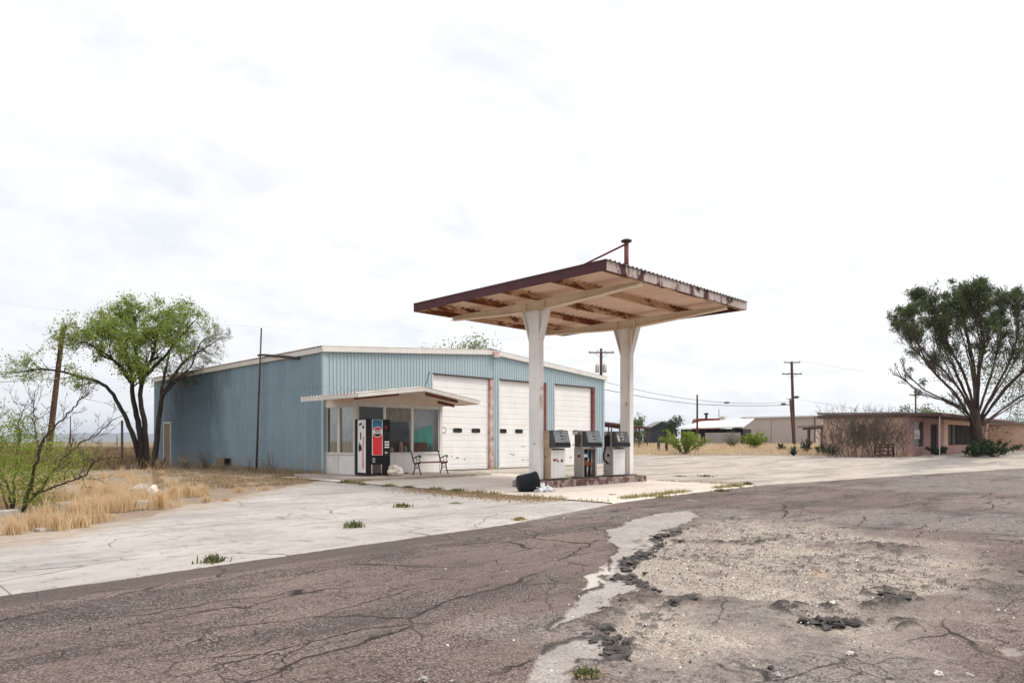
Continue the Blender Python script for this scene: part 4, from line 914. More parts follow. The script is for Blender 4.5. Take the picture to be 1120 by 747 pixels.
# ------------------------------------------------------------------ pumps
def pump(x, kind, label):
    w, d = .61, .34; y = 12.40; z = IZ
    p = thing('fuel_pump', label, 'fuel pump', (x, y, z), 'fuel pumps on the red island')
    side = 'tan_side' if kind == 0 else 'steel_side'
    mb = MB(); mb.box((x - .05, y - .05, z), (x + w + .05, y + d + .04, z + .035)); mb.build('base_plate', 'dark_steel', p)
    mb = MB()
    mb.box((x, y, z + .035), (x + .022, y + d, z + .86)); mb.box((x + w - .022, y, z + .035), (x + w, y + d, z + .86)); mb.box((x + .0225, y + d - .02, z + .035), (x + w - .0225, y + d, z + .86))
    mb.box((x + .0225, y + .005, z + .82), (x + w - .0225, y + d - .021, z + .86)); mb.build('casing', side, p)
    if kind != 1:
        mb = MB(); mb.box((x + .026, y - .012, z + .05), (x + w - .01, y + .004, z + .815)); fpn = mb.build('front_panel', 'white_pump', p, bevel=.006)
        mb = MB(); random.seed(kind + 40)
        for q in range(14 if kind == 0 else 7):
            xx = x + .07 + random.random() * (w - .22); zz = z + (.51 if kind == 0 else .55) + random.uniform(-.03, .05); s_ = random.uniform(.3, 1)
            mb.box((xx, y - .0145, zz), (xx + (.085 if kind == 0 else .06) * s_, y - .0123, zz + (.055 if kind == 0 else .012) * s_), ry=random.uniform(-.3, .3))
        mb.build('worn_lettering', 'orange_red', fpn)
        mb = MB(); mb.box((x + .10, y - .02, z + .822), (x + w - .1, y + .0, z + .852)); mb.build('trim_strip', 'dark_steel', p)
    else:
        mb = MB(); mb.box((x + .023, y + .22, z + .04), (x + w - .023, y + .24, z + .815)); mb.build('inner_back', 'black_shade', p)
        mb = MB()
        mb.tube([(x + .32, y + .12, z + .05), (x + .32, y + .12, z + .3), (x + .36, y + .12, z + .5), (x + .36, y + .12, z + .8)], .03, 8); mb.tube([(x + .5, y + .1, z + .05), (x + .5, y + .1, z + .8)], .018, 8); mb.tube([(x + .43, y + .08, z + .05), (x + .45, y + .08, z + .42)], .012, 6)
        mb.build('pipework', 'silver', p, smooth=True)
        mb = MB(); mb.lathe([(0, 0), (.10, 0), (.11, .05), (.11, .14), (.06, .18), (0, .18)], (x + .21, y + .12, z + .34), 12); mb.lathe([(0, 0), (.075, 0), (.075, .13), (0, .14)], (x + .40, y + .10, z + .33), 10); mb.build('meter', 'orange', p, smooth=True)
        mb = MB(); mb.box((x + .12, y + .08, z + .58), (x + .2, y + .2, z + .72)); mb.lathe([(0, 0), (.05, 0), (.05, .2), (0, .2)], (x + .30, y + .10, z + .56), 10); mb.build('valve', 'blue_panel', p)
        mb = MB(); mb.box((x + .02, y - .012, z + .60), (x + .17, y - .004, z + .68)); mb.build('loose_tag', 'paper_faded', p)
        mb = MB(); mb.box((x + w - .07, y - .006, z + .04), (x + w - .0, y + .0, z + .84)); mb.box((x + .0, y - .006, z + .04), (x + .03, y - .001, z + .84)); mb.build('door_frame', 'steel_side', p)
    # computer head: overhangs the front, its face leans back
    xa, xb = x - .01, x + w + .03; z0, z1 = z + .875, z + 1.345
    prof = [(xa, y + d - .02, z0), (xa, y - .16, z0), (xa, y - .19, z0 + .05), (xa, y - .07, z1), (xa, y + d - .06, z1)]
    mb = MB(); mb.prism(prof, (xb - xa, 0, 0)); hd = mb.build('head', 'grey_head', p, bevel=.012)
    A_ = Vector((0, y - .19, z0 + .05)); B_ = Vector((0, y - .07, z1)); nrm = Vector((0, -(z1 - z0 - .05), .12)).normalized()
    nrm = Vector((0, -.97, .245)).normalized()
    def face(name, mat, x0, x1, t0, t1, e0, e1, par):
        pts = [Vector((x0, 0, 0)) + lerp(A_, B_, t0) + nrm * e0, Vector((x1, 0, 0)) + lerp(A_, B_, t0) + nrm * e0, Vector((x1, 0, 0)) + lerp(A_, B_, t1) + nrm * e0, Vector((x0, 0, 0)) + lerp(A_, B_, t1) + nrm * e0]
        mb = MB(); mb.prism(pts, nrm * (e1 - e0)); return mb.build(name, mat, par)
    dl = face('dial_face', 'dial' if kind != 2 else 'dial_dark', xa + .035, xb - .035, .22, .95, .001, .008, hd)
    face('lower_bar', 'black', xa + .02, xb - .02, -.02, .19, .001, .012, hd)
    random.seed(kind)
    xm = (xa + xb) / 2
    for nme, x0, x1, t0, t1 in (('price_window', xm - .05, xm + .05, .80, .86), ('price_window', xm - .06, xm + .06, .60, .67), ('price_window', xm - .04, xm + .05, .40, .46)):
        face(nme, 'black' if kind != 2 else 'silver', x0, x1, t0, t1, .0085, .011, hd)
    if kind == 2: face('price_window', 'paper_faded', xa + .07, xa + .16, .3, .72, .0085, .011, hd)
    # side column: hose post and nozzle boot
    mb = MB(); mb.box((x - .03, y + .02, z + .86), (x - .005, y + d - .04, z + 1.34)); mb.build('side_post', side, p)
    mb = MB(); mb.lathe([(0, 0), (.042 if kind else .02, 0), (.042 if kind else .02, .012), (0, .012)], (x - .0, y + .16, z + .63), 14, (-1, 0, 0)); mb.build('lock_cap', 'black', p)
    if kind:
        mb = MB(); mb.box((x - .14, y + .07, z + .90), (x - .032, y + .20, z + 1.22)); bt = mb.build('nozzle_boot', 'black' if kind == 2 else 'dark_steel', p, bevel=.01)
        mb = MB(); mb.tube([(x - .09, y + .13, z + 1.15), (x - .09, y + .10, z + 1.28), (x - .12, y + .06, z + 1.31)], [.03, .035, .028], 8); mb.build('nozzle', 'dark_steel', bt, smooth=True)
    if kind == 1:
        mb = MB(); mb.tube([(x - .27, y + .12, z + 1.28), (x - .03, y + .12, z + 1.28)], .05, 10); mb.box((x - .031, y + .03, z + 1.2), (x - .0305 + .02, y + .2, z + 1.36)); mb.build('hose_bracket', 'silver', p)
    if kind == 2:
        hp = []
        for k in range(22):
            a_ = k / 21; hp.append((x - .10 - .13 * math.sin(a_ * math.pi), y + .16, z + .95 - .50 * math.sin(a_ * math.pi * .5) if a_ < .5 else z + .95 - .50 * math.sin(a_ * math.pi * .5)))
        hp += [(x - .06, y + .16, z + .40), (x - .0, y + .17, z + .38)]
        mb = MB(); mb.tube(hp, .026, 8); mb.build('hose', 'black_rubber', p, smooth=True)
pump(13.85, 0, 'left fuel pump with tan casing and red smears on its white panel')
pump(15.25, 1, 'middle fuel pump with its front panel missing and pipes exposed')
pump(16.62, 2, 'right fuel pump with black hose and clean white panel')

# ------------------------------------------------------------------ fallen bin and plastic bag
c = G(577, 538.5); ax = Vector((.86, -.42, .10)).normalized()
bn = thing('bin', 'black plastic bin lying on its side by the island', 'bin', c)
ctr = c + Vector((0, 0, .24)) - ax * .24
mb = MB(); mb.lathe([(0, .0), (.19, .0), (.205, .02), (.235, .44), (.252, .445), (.252, .475), (.238, .478), (.225, .46), (.19, .04), (0, .035)], ctr, 28, ax); mb.build('bin_body', 'plastic_black', bn, smooth=True)
mb = MB(); mb.lathe([(.236, .40), (.243, .40), (.243, .42), (.236, .42)], ctr, 28, ax); mb.build('rim', 'black_rubber', bn)
b = G(591, 538.5)
mb = MB()
for i, (dx, dy, dz, r) in enumerate(((0, 0, .10, .12), (.16, -.10, .08, .10), (-.10, .06, .07, .08), (.25, -.13, .06, .06))): mb.blob(b + Vector((dx, dy, dz)), r, i + 5, .7, 3, (1.15, 1.1, .85), .8)
tag(mb.build('plastic_bag', 'bag'), 'crumpled white plastic bag spilling beside the fallen black bin', 'plastic bag')
# ------------------------------------------------------------------ tree builder
def rv(): return Vector((random.gauss(0, 1), random.gauss(0, 1), random.gauss(0, 1))).normalized()
def catmull(pts, n=5):
    pts = [Vector(p) for p in pts]; out = []
    P_ = [pts[0] * 2 - pts[1]] + pts + [pts[-1] * 2 - pts[-2]]
    for i in range(1, len(P_) - 2):
        a, b, c, d = P_[i - 1:i + 3]
        for k in range(n):
            s = k / n; out.append(.5 * ((2 * b) + (c - a) * s + (2 * a - 5 * b + 4 * c - d) * s * s + (3 * b - a - 3 * c + d) * s ** 3))
    out.append(pts[-1]); return out
def twig(mb, tips, p, d, L, r, lvl, cfg):
    """a wandering branch and its children; tips collects (point, direction) along the last level"""
    n = max(3, int(L / cfg.get('seg', .35))); pts = [p]; dd = d.normalized()
    for i in range(n):
        dd = (dd + rv() * cfg['wig'] + Vector((0, 0, cfg['up'][min(lvl, len(cfg['up']) - 1)]))).normalized()
        p = p + dd * (L / n)
        if p.z < .04: p.z = .04
        pts.append(p)
    rad = [r * (1 - .75 * i / n) for i in range(n + 1)]
    mb.tube(pts, rad, 5 if r > .03 else (4 if r > .012 else 3), cap=False)
    if lvl >= cfg['lv']:
        for i in range(1, n + 1): tips.append((pts[i], dd))
        return
    for k in range(cfg['n'][lvl]):
        s = random.uniform(cfg.get('from', .25), 1); i = min(n - 1, int(s * n)); q = pts[i].lerp(pts[i + 1], s * n - i)
        base = (pts[i + 1] - pts[i]).normalized(); side = rv(); side -= base * side.dot(base); side.normalize()
        an = random.uniform(*cfg.get('ang', (.5, 1.1)))
        twig(mb, tips, q, base * math.cos(an) + side * math.sin(an), L * random.uniform(*cfg.get('ratio', (.4, .65))) * (1 - .35 * s), max(cfg.get('rmin', .004), rad[i] * .55), lvl + 1, cfg)
def limb(mb, tips, pts, r0, r1, cfg, nsub, s0=.35, L=(.8, 1.6), away=None):
    c = catmull(pts, 6); k = len(c)
    c = [p + rv() * .02 * (1 if 0 < i < k - 1 else 0) for i, p in enumerate(c)]
    rad = [lerp(r0, r1, (i / (k - 1)) ** .8) for i in range(k)]
    mb.tube(c, rad, 8)
    for q in range(nsub):
        s = random.uniform(s0, 1); i = min(k - 2, int(s * (k - 1)))
        base = (c[i + 1] - c[i]).normalized(); side = rv(); side -= base * side.dot(base); side.normalize(); an = random.uniform(*cfg.get('ang', (.4, 1.)))
        twig(mb, tips, c[i], base * math.cos(an) + side * math.sin(an), random.uniform(*L) * (1.15 - .4 * s), max(cfg.get('rmin', .004) * 1.5, rad[i] * .45), 0, cfg)
    twig(mb, tips, c[-1], (c[-1] - c[-2]), L[0], r1, 0, cfg)
def around(tips, per, spread, keep=None):
    out = []
    for p, d in tips:
        if keep and not keep(p): continue
        for k in range(per): out.append(p + rv() * abs(random.gauss(0, spread)))
    return out
def px_pts(lst, D, dz=0.): return [A(a, b, D + (l[0] if l else 0)) for a, b, *l in lst]

# left green tree: three leaning trunks
random.seed(11)
D = 32.; base = onD(156, D)
tr = thing('mesquite_tree', 'tall green leafy tree with dark leaning trunks beside the blue garage', 'tree', base)
mb = MB(); tips = []
cfg = dict(lv=2, n=[4, 4], up=[.05, .02, -.02], wig=.16, ratio=(.42, .7), seg=.3, rmin=.005)
limb(mb, tips, px_pts([(153, 512), (149.5, 489), (136, 454), (116, 423, .4), (84, 411, .9), (48, 404, 1.2), (18, 408, 1.5)], D), .15, .025, cfg, 22, .5, (.7, 1.5))
limb(mb, tips, px_pts([(157, 512), (153, 473), (146, 438), (143.6, 411, -.3), (136, 380, -.7), (118, 364, -1.1)], D), .17, .04, cfg, 26, .5, (.7, 1.4))
limb(mb, tips, px_pts([(160, 511), (158, 465), (153.5, 426), (166, 391, .2), (175, 357, .5), (186, 344, .8)], D), .16, .03, cfg, 26, .5, (.7, 1.35))
limb(mb, tips, px_pts([(155, 420), (149, 385, .6), (148, 352, 1.2), (143, 342, 1.4)], D), .12, .03, cfg, 22, .2, (.7, 1.3))
limb(mb, tips, px_pts([(145, 420), (125, 395, -1.), (100, 378, -1.8), (84, 372, -2.)], D), .09, .02, cfg, 22, .3, (.7, 1.6))
limb(mb, tips, px_pts([(160, 410), (178, 392, -1.), (196, 370, -1.8), (212, 352, -2.)], D), .08, .02, cfg, 14, .4, (.6, 1.3))
limb(mb, tips, px_pts([(142, 400), (128, 372, 1.), (112, 350, 1.8)], D), .07, .02, cfg, 18, .2, (.7, 1.3))
mb.build('trunk', 'bark', tr, smooth=True)
dens = lambda p: random.random() < (.30 if ((p.x - p.y) * R2 / ((p.x + p.y) * R2) * F + 560) < 78 else .9)
lv = around(tips, 6, .24, dens)
leaves('crown', lv, .043, 'leaf_spring', tr)
print('tree1', len(tips), len(lv))
# bare tree against the wall
random.seed(5); D = 34.2; base = onD(169, D)
tr = thing('bare_tree', 'leafless grey brown tree leaning against the far end of the blue wall', 'tree', base)
mb = MB(); tips = []
cfg = dict(lv=2, n=[7, 7], up=[.02, -.04, -.08], wig=.18, ratio=(.5, .8), seg=.25, rmin=.006, ang=(.5, 1.2))
limb(mb, tips, px_pts([(168, 511), (172, 480), (176, 440), (188, 415), (202, 395), (219, 384, .2), (238, 372, .4)], D), .17, .02, cfg, 20, .45, (.6, 1.4))
limb(mb, tips, px_pts([(176, 448), (177, 425), (182, 402, -.5), (187, 380, -.8), (198, 360, -1)], D), .10, .018, cfg, 16, .3, (.6, 1.4))
limb(mb, tips, px_pts([(176, 435), (190, 420, -.5), (207, 408, -.8), (222, 402, -1.)], D), .07, .012, cfg, 16, .3, (.6, 1.3))
limb(mb, tips, px_pts([(187, 418), (208, 402, -.4), (220, 374, -.6), (240, 366, -.5)], D), .05, .010, cfg, 12, .3, (.5, 1.2))
mb.build('trunk', 'bark_pale', tr, smooth=True)
mb = MB(); leaves('crown', [p + rv() * .1 for p, d in tips if random.random() < .10], .035, 'leaf_spring', tr)
# big dark tree by the pink house
random.seed(21); D = 45.; base = onD(1073, D); 
tr = thing('pine_tree', 'big dark evergreen tree fanning upward in front of the pink house', 'tree', base)
mb = MB(); tips = []; bare = []
cfg = dict(lv=2, n=[7, 4], up=[.19, .15, .12], wig=.15, ratio=(.42, .72), seg=.3, rmin=.011, ang=(.3, .85))
gb = base.z
mb.tube(catmull([base + Vector((0, 0, -.2)), base + Vector((0, 0, .5)), A(1070, 481, D), A(1067, 462, D), A(1066, 446, D)], 4), [.46, .42, .40, .38, .37, .37, .36, .36, .35, .35, .34, .33, .32, .31, .30, .28, .26], 12)
def L_(pts, r0, n, s0=.45, L=(.9, 2.0), first=True):
    if first:
        for e_ in (1, 2):
            k_ = random.uniform(-10, 10); g_ = random.uniform(-1.3, 1.3)
            L_([(a + k_ * (i / (len(pts) - 1)) ** 1.3 + random.uniform(-2, 2) * (i > 0), b + abs(k_) * .6 * (i / (len(pts) - 1)) + random.uniform(-2, 2), (l[0] if l else 0) + g_ * i / (len(pts) - 1)) for i, (a, b, *l) in enumerate(pts)], r0 * .55, max(3, n // 2), s0, L, False)
    limb(mb, tips, px_pts(pts, D), r0 * .62, .025, cfg, int(n * 1.1), s0 - .1, (L[0] * .8, L[1] * .85))
L_([(1068, 474), (1058, 452, -.5), (1040, 440, -1.2), (1012, 427, -1.8), (996, 413, -2.2), (989, 404, -2.4)], .13, 12, .3, (.6, 1.3))
L_([(1068, 462), (1049, 425, .5), (1028, 401, 1.), (1003, 376, 1.6), (988, 351, 2.)], .15, 18)
L_([(1067, 455), (1056, 413, -1.), (1040, 382, -1.8), (1025, 352, -2.4), (1014, 332, -2.8)], .16, 20)
L_([(1067, 450), (1065, 407, .8), (1059, 376, 1.4), (1053, 345, 2.), (1050, 326, 2.2)], .18, 22)
L_([(1069, 452), (1071, 407, -1.5), (1076, 376, -2.4), (1072, 345, -3.), (1070, 326, -3.2)], .18, 22)
L_([(1072, 458), (1092, 419, .5), (1106, 391, 1.), (1114, 362, 1.4), (1112, 334, 1.6)], .16, 22)
L_([(1072, 462), (1100, 424, -1.), (1126, 400, -2.), (1142, 368, -2.6), (1150, 345, -3.)], .15, 20)
L_([(1072, 466), (1110, 438, 1.), (1140, 420, 1.6), (1165, 395, 2.)], .13, 18)
L_([(1066, 452), (1044, 405, 2.), (1030, 372, 3.), (1030, 344, 3.4)], .13, 18)
L_([(1070, 452), (1085, 405, 2.5), (1095, 365, 3.6), (1092, 330, 4.)], .14, 20)
L_([(1067, 466), (1045, 430, -2.), (1020, 405, -3.), (1002, 372, -3.6), (1000, 352, -3.8)], .11, 14)
mb.build('trunk', 'bark_red', tr, smooth=True)
zl = lambda p: sm((p.z - 3.9) / 6.0)
lv = []
for p, d in tips:
    k = zl(p)
    c_ = .7 * nz(p.x, p.y, p.z, .8) + .5 * nz(p.x, p.y, p.z, 2.1) + .62 * k - .36
    if c_ > 0 or random.random() < .05:
        for q in range(int(1 + 3.0 * min(1, max(0, c_) * 2.5))): lv.append(p + Vector((random.gauss(0, .10), random.gauss(0, .10), random.gauss(.04, .09))))
for cx, cy, dd, n, s in ((1096, 416, 1, 900, .8), (1082, 404, -1, 700, .7), (1108, 398, 2, 900, .8), (1060, 398, 1.5, 500, .7), (1040, 412, 2, 350, .6), (1118, 428, 2, 700, .9), (1100, 440, 3, 350, .7), (1090, 470, 3, 200, .6), (1135, 440, 1.5, 600, 1.0)):   # hanging dark mass at lower right
    c = A(cx, cy, D + dd)
    for q in range(n): lv.append(c + Vector((random.gauss(0, s), random.gauss(0, s), random.gauss(0, s * .5))))
leaves('crown', lv, .070, 'leaf_pine', tr, .35); print('pine', len(tips), len(lv))

# small shrubs and distant crowns
def shrub(name, label, cat, px, py, w, h, mat, n=900, size=.04, stems=14, twigmat='twig', group=None, D=None, lean=.5, lo=.15):
    c = G(px, py) if D is None else onD(px, D)
    t_ = thing(name, label, cat, c, group); mb = MB(); pts = []
    for k in range(stems):
        an = random.uniform(0, 6.283); r = random.random() ** .6; d = Vector((math.cos(an) * r * w * .5, math.sin(an) * r * w * .5, h * random.uniform(.55, 1.) * (1 - .35 * r * r)))
        b_ = c + Vector((math.cos(an), math.sin(an), 0)) * .06 * w * random.random()
        m_ = b_ + d * .5 + rv() * .06 * h + Vector((0, 0, .08 * h))
        pa = catmull([b_, m_, b_ + d], 4); mb.tube(pa, [max(.006, .012 * h) * (1 - .7 * i / 8) for i in range(len(pa))], 4, cap=False)
        for q in range(3):
            i = random.randrange(2, len(pa) - 1); e = pa[i] + (rv() + Vector((d.x, d.y, abs(d.z))).normalized() * .9) * .2 * h
            e.z = max(e.z, c.z + .03); mb.tube([pa[i], pa[i].lerp(e, .5) + rv() * .02 * h, e], [.005 * max(.6, h), .004, .003], 3, cap=False)
            pts += [pa[i].lerp(e, random.random()) for z_ in range(4)]
        pts += [pa[i] for i in range(2, len(pa))]
    mb.build('stems', twigmat, t_)
    if n:
        lv = []
        for q in range(n):
            p = random.choice(pts) + rv() * abs(random.gauss(0, .07 * h + .02)); p.z = max(p.z, c.z + .02); lv.append(p)
        leaves('leaf_mass', lv, size, mat, t_)
    return t_
def crown_tree(name, label, px, D, ztop, w, mat, n=2500, size=.12, zlow=.25, seed=0, barkm='bark_pale', group=None, lobes=9):
    random.seed(seed); c = onD(px, D); h = ztop - c.z
    t_ = thing(name, label, 'tree', c, group); mb = MB(); lv = []
    mb.tube([c + Vector((0, 0, -.1)), c + Vector((.1, 0, h * .3)), c + Vector((0, .1, h * .55))], [.035 * h, .028 * h, .018 * h], 7)
    for k in range(lobes):
        an = random.uniform(0, 6.283); r = random.random() ** .5 * w * .36; q = c + Vector((math.cos(an) * r, math.sin(an) * r, h * random.uniform(zlow + .12, .88) ))
        mb.tube(catmull([c + Vector((0, 0, h * random.uniform(.2, .45))), c.lerp(q, .6) + rv() * .05 * h, q], 3), [.014 * h, .012 * h, .010 * h, .009 * h, .007 * h, .006 * h, .004 * h], 4, cap=False)
        for j in range(6):
            e = q + rv() * w * .16; mb.tube([q, q.lerp(e, .5) + rv() * .03 * w, e], [.006 * h, .004 * h, .002 * h], 3, cap=False)
            s = w * .06
            for z_ in range(n // (lobes * 6)): lv.append(e + Vector((random.gauss(0, s), random.gauss(0, s), random.gauss(0, s * .75))))
    mb.build('trunk', barkm, t_, smooth=True); leaves('crown', lv, size, mat, t_); return t_
crown_tree('tree', 'pale green treetop showing above the ridge of the blue garage', 505, 62, 10.3, 8.5, 'leaf_pale', 5200, .10, .45, 3, lobes=26)
crown_tree('tree', 'yellow green tree standing left of the dark gabled shed', 699, 78, 5.0, 4.2, 'leaf_mid', 2600, .09, .05, 4)
crown_tree('tree', 'round dark treetop rising behind the dark gabled shed', 735, 120, 5.4, 4.6, 'leaf_dark', 1200, .15, .45, 5)
crown_tree('tree', 'flat topped dark green tree behind the pink house roof', 1000, 75, 4.9, 4.8, 'leaf_dark', 1500, .10, .5, 6)
crown_tree('tree', 'bright green tree behind the pink house roof', 1036, 72, 4.4, 5.2, 'leaf_lime', 2200, .09, .35, 7)
crown_tree('tree', 'green tree behind the house at the right edge of the photo', 1112, 75, 4.6, 6.0, 'leaf_mid', 2200, .09, .3, 8)
crown_tree('tree', 'small dark treetop at the left end of the beige building roof', 808, 150, 5.6, 3.4, 'leaf_dark', 600, .15, .5, 9)
crown_tree('cypress_tree', 'tiny narrow dark treetop above the beige building', 885.5, 190, 9.2, 1.5, 'leaf_dark', 700, .15, .1, 10, lobes=12)

# foreground bush on the left: dark bare branches and fine green foliage
random.seed(31); D = 12.4; base = onD(28, D)
bu = thing('thorn_bush', 'tall half bare bush with dark branches and green sprays at left edge', 'bush', base)
mb = MB(); tips = []
cfg = dict(lv=2, n=[4, 3], up=[.08, .06, .04], wig=.16, ratio=(.4, .65), seg=.12, rmin=.0035, ang=(.3, .8))
def B_(pts, r0, n=7, s0=.3, L=(.25, .65)): n = int(n * 1.5); limb(mb, tips, px_pts(pts, D), r0 * .75, .008, cfg, n, s0, L)
B_([(24, 559), (33, 532), (40, 505, -.2), (47, 482, -.3), (62, 465, -.4), (80, 446, -.5), (91, 434, -.5)], .042, 9)
B_([(26, 556), (45, 535, .2), (62, 510, .4), (84, 488, .6), (105, 475, .7), (126, 458, .8)], .035, 11)
B_([(36, 540), (55, 534, -.3), (75, 527, -.5), (92, 520, -.6), (103, 505, -.7), (126, 500, -.8)], .028, 9)
B_([(12, 560), (11, 540), (1, 518, .3), (-12, 500, .5)], .035, 6)
B_([(14, 556), (16, 522, .5), (20, 490, .8), (21, 462, .9), (27, 448, 1.)], .03, 10)
B_([(26, 550), (38, 510, .6), (40, 480, .8), (38, 455, 1.), (37, 440, 1.)], .026, 9)
B_([(8, 558), (0, 530, .8), (-8, 490, 1.2), (-4, 455, 1.4)], .03, 9)
mb.build('branches', 'bark_red', bu, smooth=True)
lv = []
for cx, cy, dd, sx, sz, n in ((2, 470, 1.2, .40, .22, 700), (8, 500, 1.2, .42, .30, 900), (30, 487, .8, .30, .22, 520), (27, 520, .2, .22, .18, 800), (30, 540, .1, .22, .12, 600), (50, 520, .3, .26, .12, 520), (72, 515, .5, .26, .10, 380), (88, 498, .6, .22, .10, 280), (58, 492, .6, .25, .12, 260), (-20, 500, 1., .5, .4, 700), (46, 550, 0, .16, .08, 200)):
    c = A(cx, cy, D + dd)
    for q in range(n):
        p = c + Vector((random.gauss(0, sx), random.gauss(0, sx), random.gauss(0, sz)))
        if p.z > .05: lv.append(p)
lv += [p + rv() * .05 for p, d in tips if (p.x - p.y) / (p.x + p.y) * F + 560 < 40 and p.z < 1.75 for k in range(1)]
leaves('leaf_mass', lv + [p + rv() * abs(random.gauss(0, .06)) for p in lv], .022, 'leaf_lime', bu, .4)

# ------------------------------------------------------------------ dry grass (uncountable)
def scatter(n, fn):
    out = []
    while len(out) < n:
        r = fn()
        if r is not None: out.append(r)
    return out
def clumpy(x, y, s=.9, th=.0): return nz(x, y, 0, s) + .5 * nz(x, y, 4, s * 2.7) > th
random.seed(77)
B = []; Hh = []
clumps = []
while len(clumps) < 250:                                            # tufts on the left verge
    u = random.uniform(-.80, -.36); D = random.triangular(9., 34, 13); x = R2 * D * (1 + u); y = R2 * D * (1 - u)
    if y < fh(x) + .05 or (x > 9.5 and D > 24) or x > 11.8: continue
    if D > 17 and random.random() < .45: continue
    if D > 15 and u > -.42: continue
    pxx = 560 + F * u
    if pxx > 165 and random.random() < .80: continue
    if not clumpy(x, y, .8, -.04): continue
    clumps.append((x, y, random.uniform(.10, .36), random.choice((.12, .2, .26, .34, .5)) * random.uniform(.8, 1.15) * (1 if D < 20 else .8) * (1 if pxx < 165 else .6)))
for x, y, w, h in clumps:
    for k in range(int(40 + 90 * w / .4)):
        an = random.uniform(0, 6.283); r = abs(random.gauss(0, w * .55))
        B.append((x + math.cos(an) * r, y + math.sin(an) * r, 0.)); Hh.append(h * random.uniform(.5, 1.1) * (1 - .4 * min(1, r / w)))
for px, py, w, h in ((35, 580, .22, .28), (80, 573, .25, .45), (62, 580, .2, .3), (100, 560, .25, .35), (175, 556, .12, .40), (88, 577, .16, .25), (190, 545, .2, .38), (205, 543, .2, .36), (222, 541, .18, .3), (136, 552, .2, .3), (120, 556, .22, .3), (150, 548, .15, .3), (14, 585, .2, .25), (226, 549, .1, .14), (247, 548, .1, .08), (262, 538, .16, .15), (290, 536, .2, .12), (120, 566, .12, .06)):
    c = G(px, py)
    for k in range(230):
        an = random.uniform(0, 6.283); r = abs(random.gauss(0, w * .5)); B.append((c.x + math.cos(an) * r, c.y + math.sin(an) * r, 0.)); Hh.append(h * random.uniform(.5, 1.1))
o = blades('dry_grass', np.array(B), np.array(Hh), 'straw', w=.005, lean=.55); tag(o, 'tall straw coloured dry grass along the left verge', 'dry grass', kind='stuff')
B = []; Hh = []
while len(B) < 6500:                                               # grass in front of the far buildings
    px = random.uniform(690, 1120); D = random.uniform(40, 78) if px < 990 else random.uniform(40, 47); p = onD(px, D)
    if p.y < lh(p.x) - .1 and p.x < 78: continue
    if px > 895 and p.y > 13.0 + (0 if p.x > 48.9 else 30): continue
    if 716 < px < 860 and D < 50 and random.random() < .5: continue
    if not clumpy(p.x, p.y, .5, .08): continue
    B.append(tuple(p)); Hh.append(random.uniform(.12, .5) * (1. if px < 900 else .6))
o = blades('dry_grass', np.array(B), np.array(Hh), 'straw', w=.013, lean=.7); tag(o, 'dry grass strip between the gravel lot and the distant buildings', 'dry grass', kind='stuff')
B = []; Hh = []
while len(B) < 9000:                                                # sparse dull growth on the dirt by the side wall
    u = random.uniform(-.52, -.27); D = random.uniform(18, 33); x = R2 * D * (1 + u); y = R2 * D * (1 - u)
    if y < fh(x) or x > 12.85 or y > 40: continue
    near = x > 12.35
    if not near and not clumpy(x, y, 1.1, .18): continue
    B.append((x, y, 0)); Hh.append(random.uniform(.05, .16) if not near else random.uniform(.08, .34))
o = blades('dull_grass', np.array(B), np.array(Hh), 'straw_dull', w=.008, lean=.6); tag(o, 'sparse dull grass on the dirt beside the blue side wall', 'dry grass', kind='stuff')
B = []; Hh = []
while len(B) < 16000:                                               # far scrub field on the left
    u = random.uniform(-.80, -.50); D = random.uniform(30, 110); x = R2 * D * (1 + u); y = R2 * D * (1 - u)
    if x > 12.3 and y < 41: continue
    if not clumpy(x, y, .2, -.05): continue
    B.append((x, y, 0)); Hh.append(random.uniform(.2, .7))
o = blades('scrub_grass', np.array(B), np.array(Hh), 'scrub', w=.025, lean=.6); tag(o, 'brown scrub field reaching to the distant hills', 'scrub', kind='stuff')
# seam grass along the pad joints
B = []; Hh = []
for (xa, ya), (xb, yb), n in (((11.18, 11.5), (11.18, 18.3), 2600), ((11.3, 8.75), (18.3, 9.15), 2600), ((11.2, 8.9), (11.2, 11.5), 500), ((11.3, 18.35), (17.2, 18.35), 700), ((17.5, 22.3), (29, 22.3), 1300), ((18.52, 9.3), (18.52, 20), 900)):
    for k in range(n):
        s = random.random(); x = lerp(xa, xb, s); y = lerp(ya, yb, s)
        if not clumpy(x, y, .8, -.02): continue
        B.append((x + random.gauss(0, .07), y + random.gauss(0, .09), .0)); Hh.append(random.uniform(.03, .13))
o = blades('seam_grass', np.array(B), np.array(Hh), 'weed_straw', w=.007, lean=.7); tag(o, 'yellowing grass growing in the seams of the concrete pad', 'grass', kind='stuff')
# fallen dry leaves and dirt near the bin
B = []
for k in range(5000): B.append(Vector((11.15 - abs(random.gauss(0, .5)), random.triangular(9.4, 15, 11), .02)))
for k in range(400): B.append(Vector((random.uniform(11.5, 12.8), random.gauss(22.2, .4), .02)))
o = leaves('leaf_litter', B, .022, 'straw_dull', None, .6, .8); tag(o, 'dry brown leaf litter lying along the seam near the fallen bin', 'leaf litter', kind='stuff')
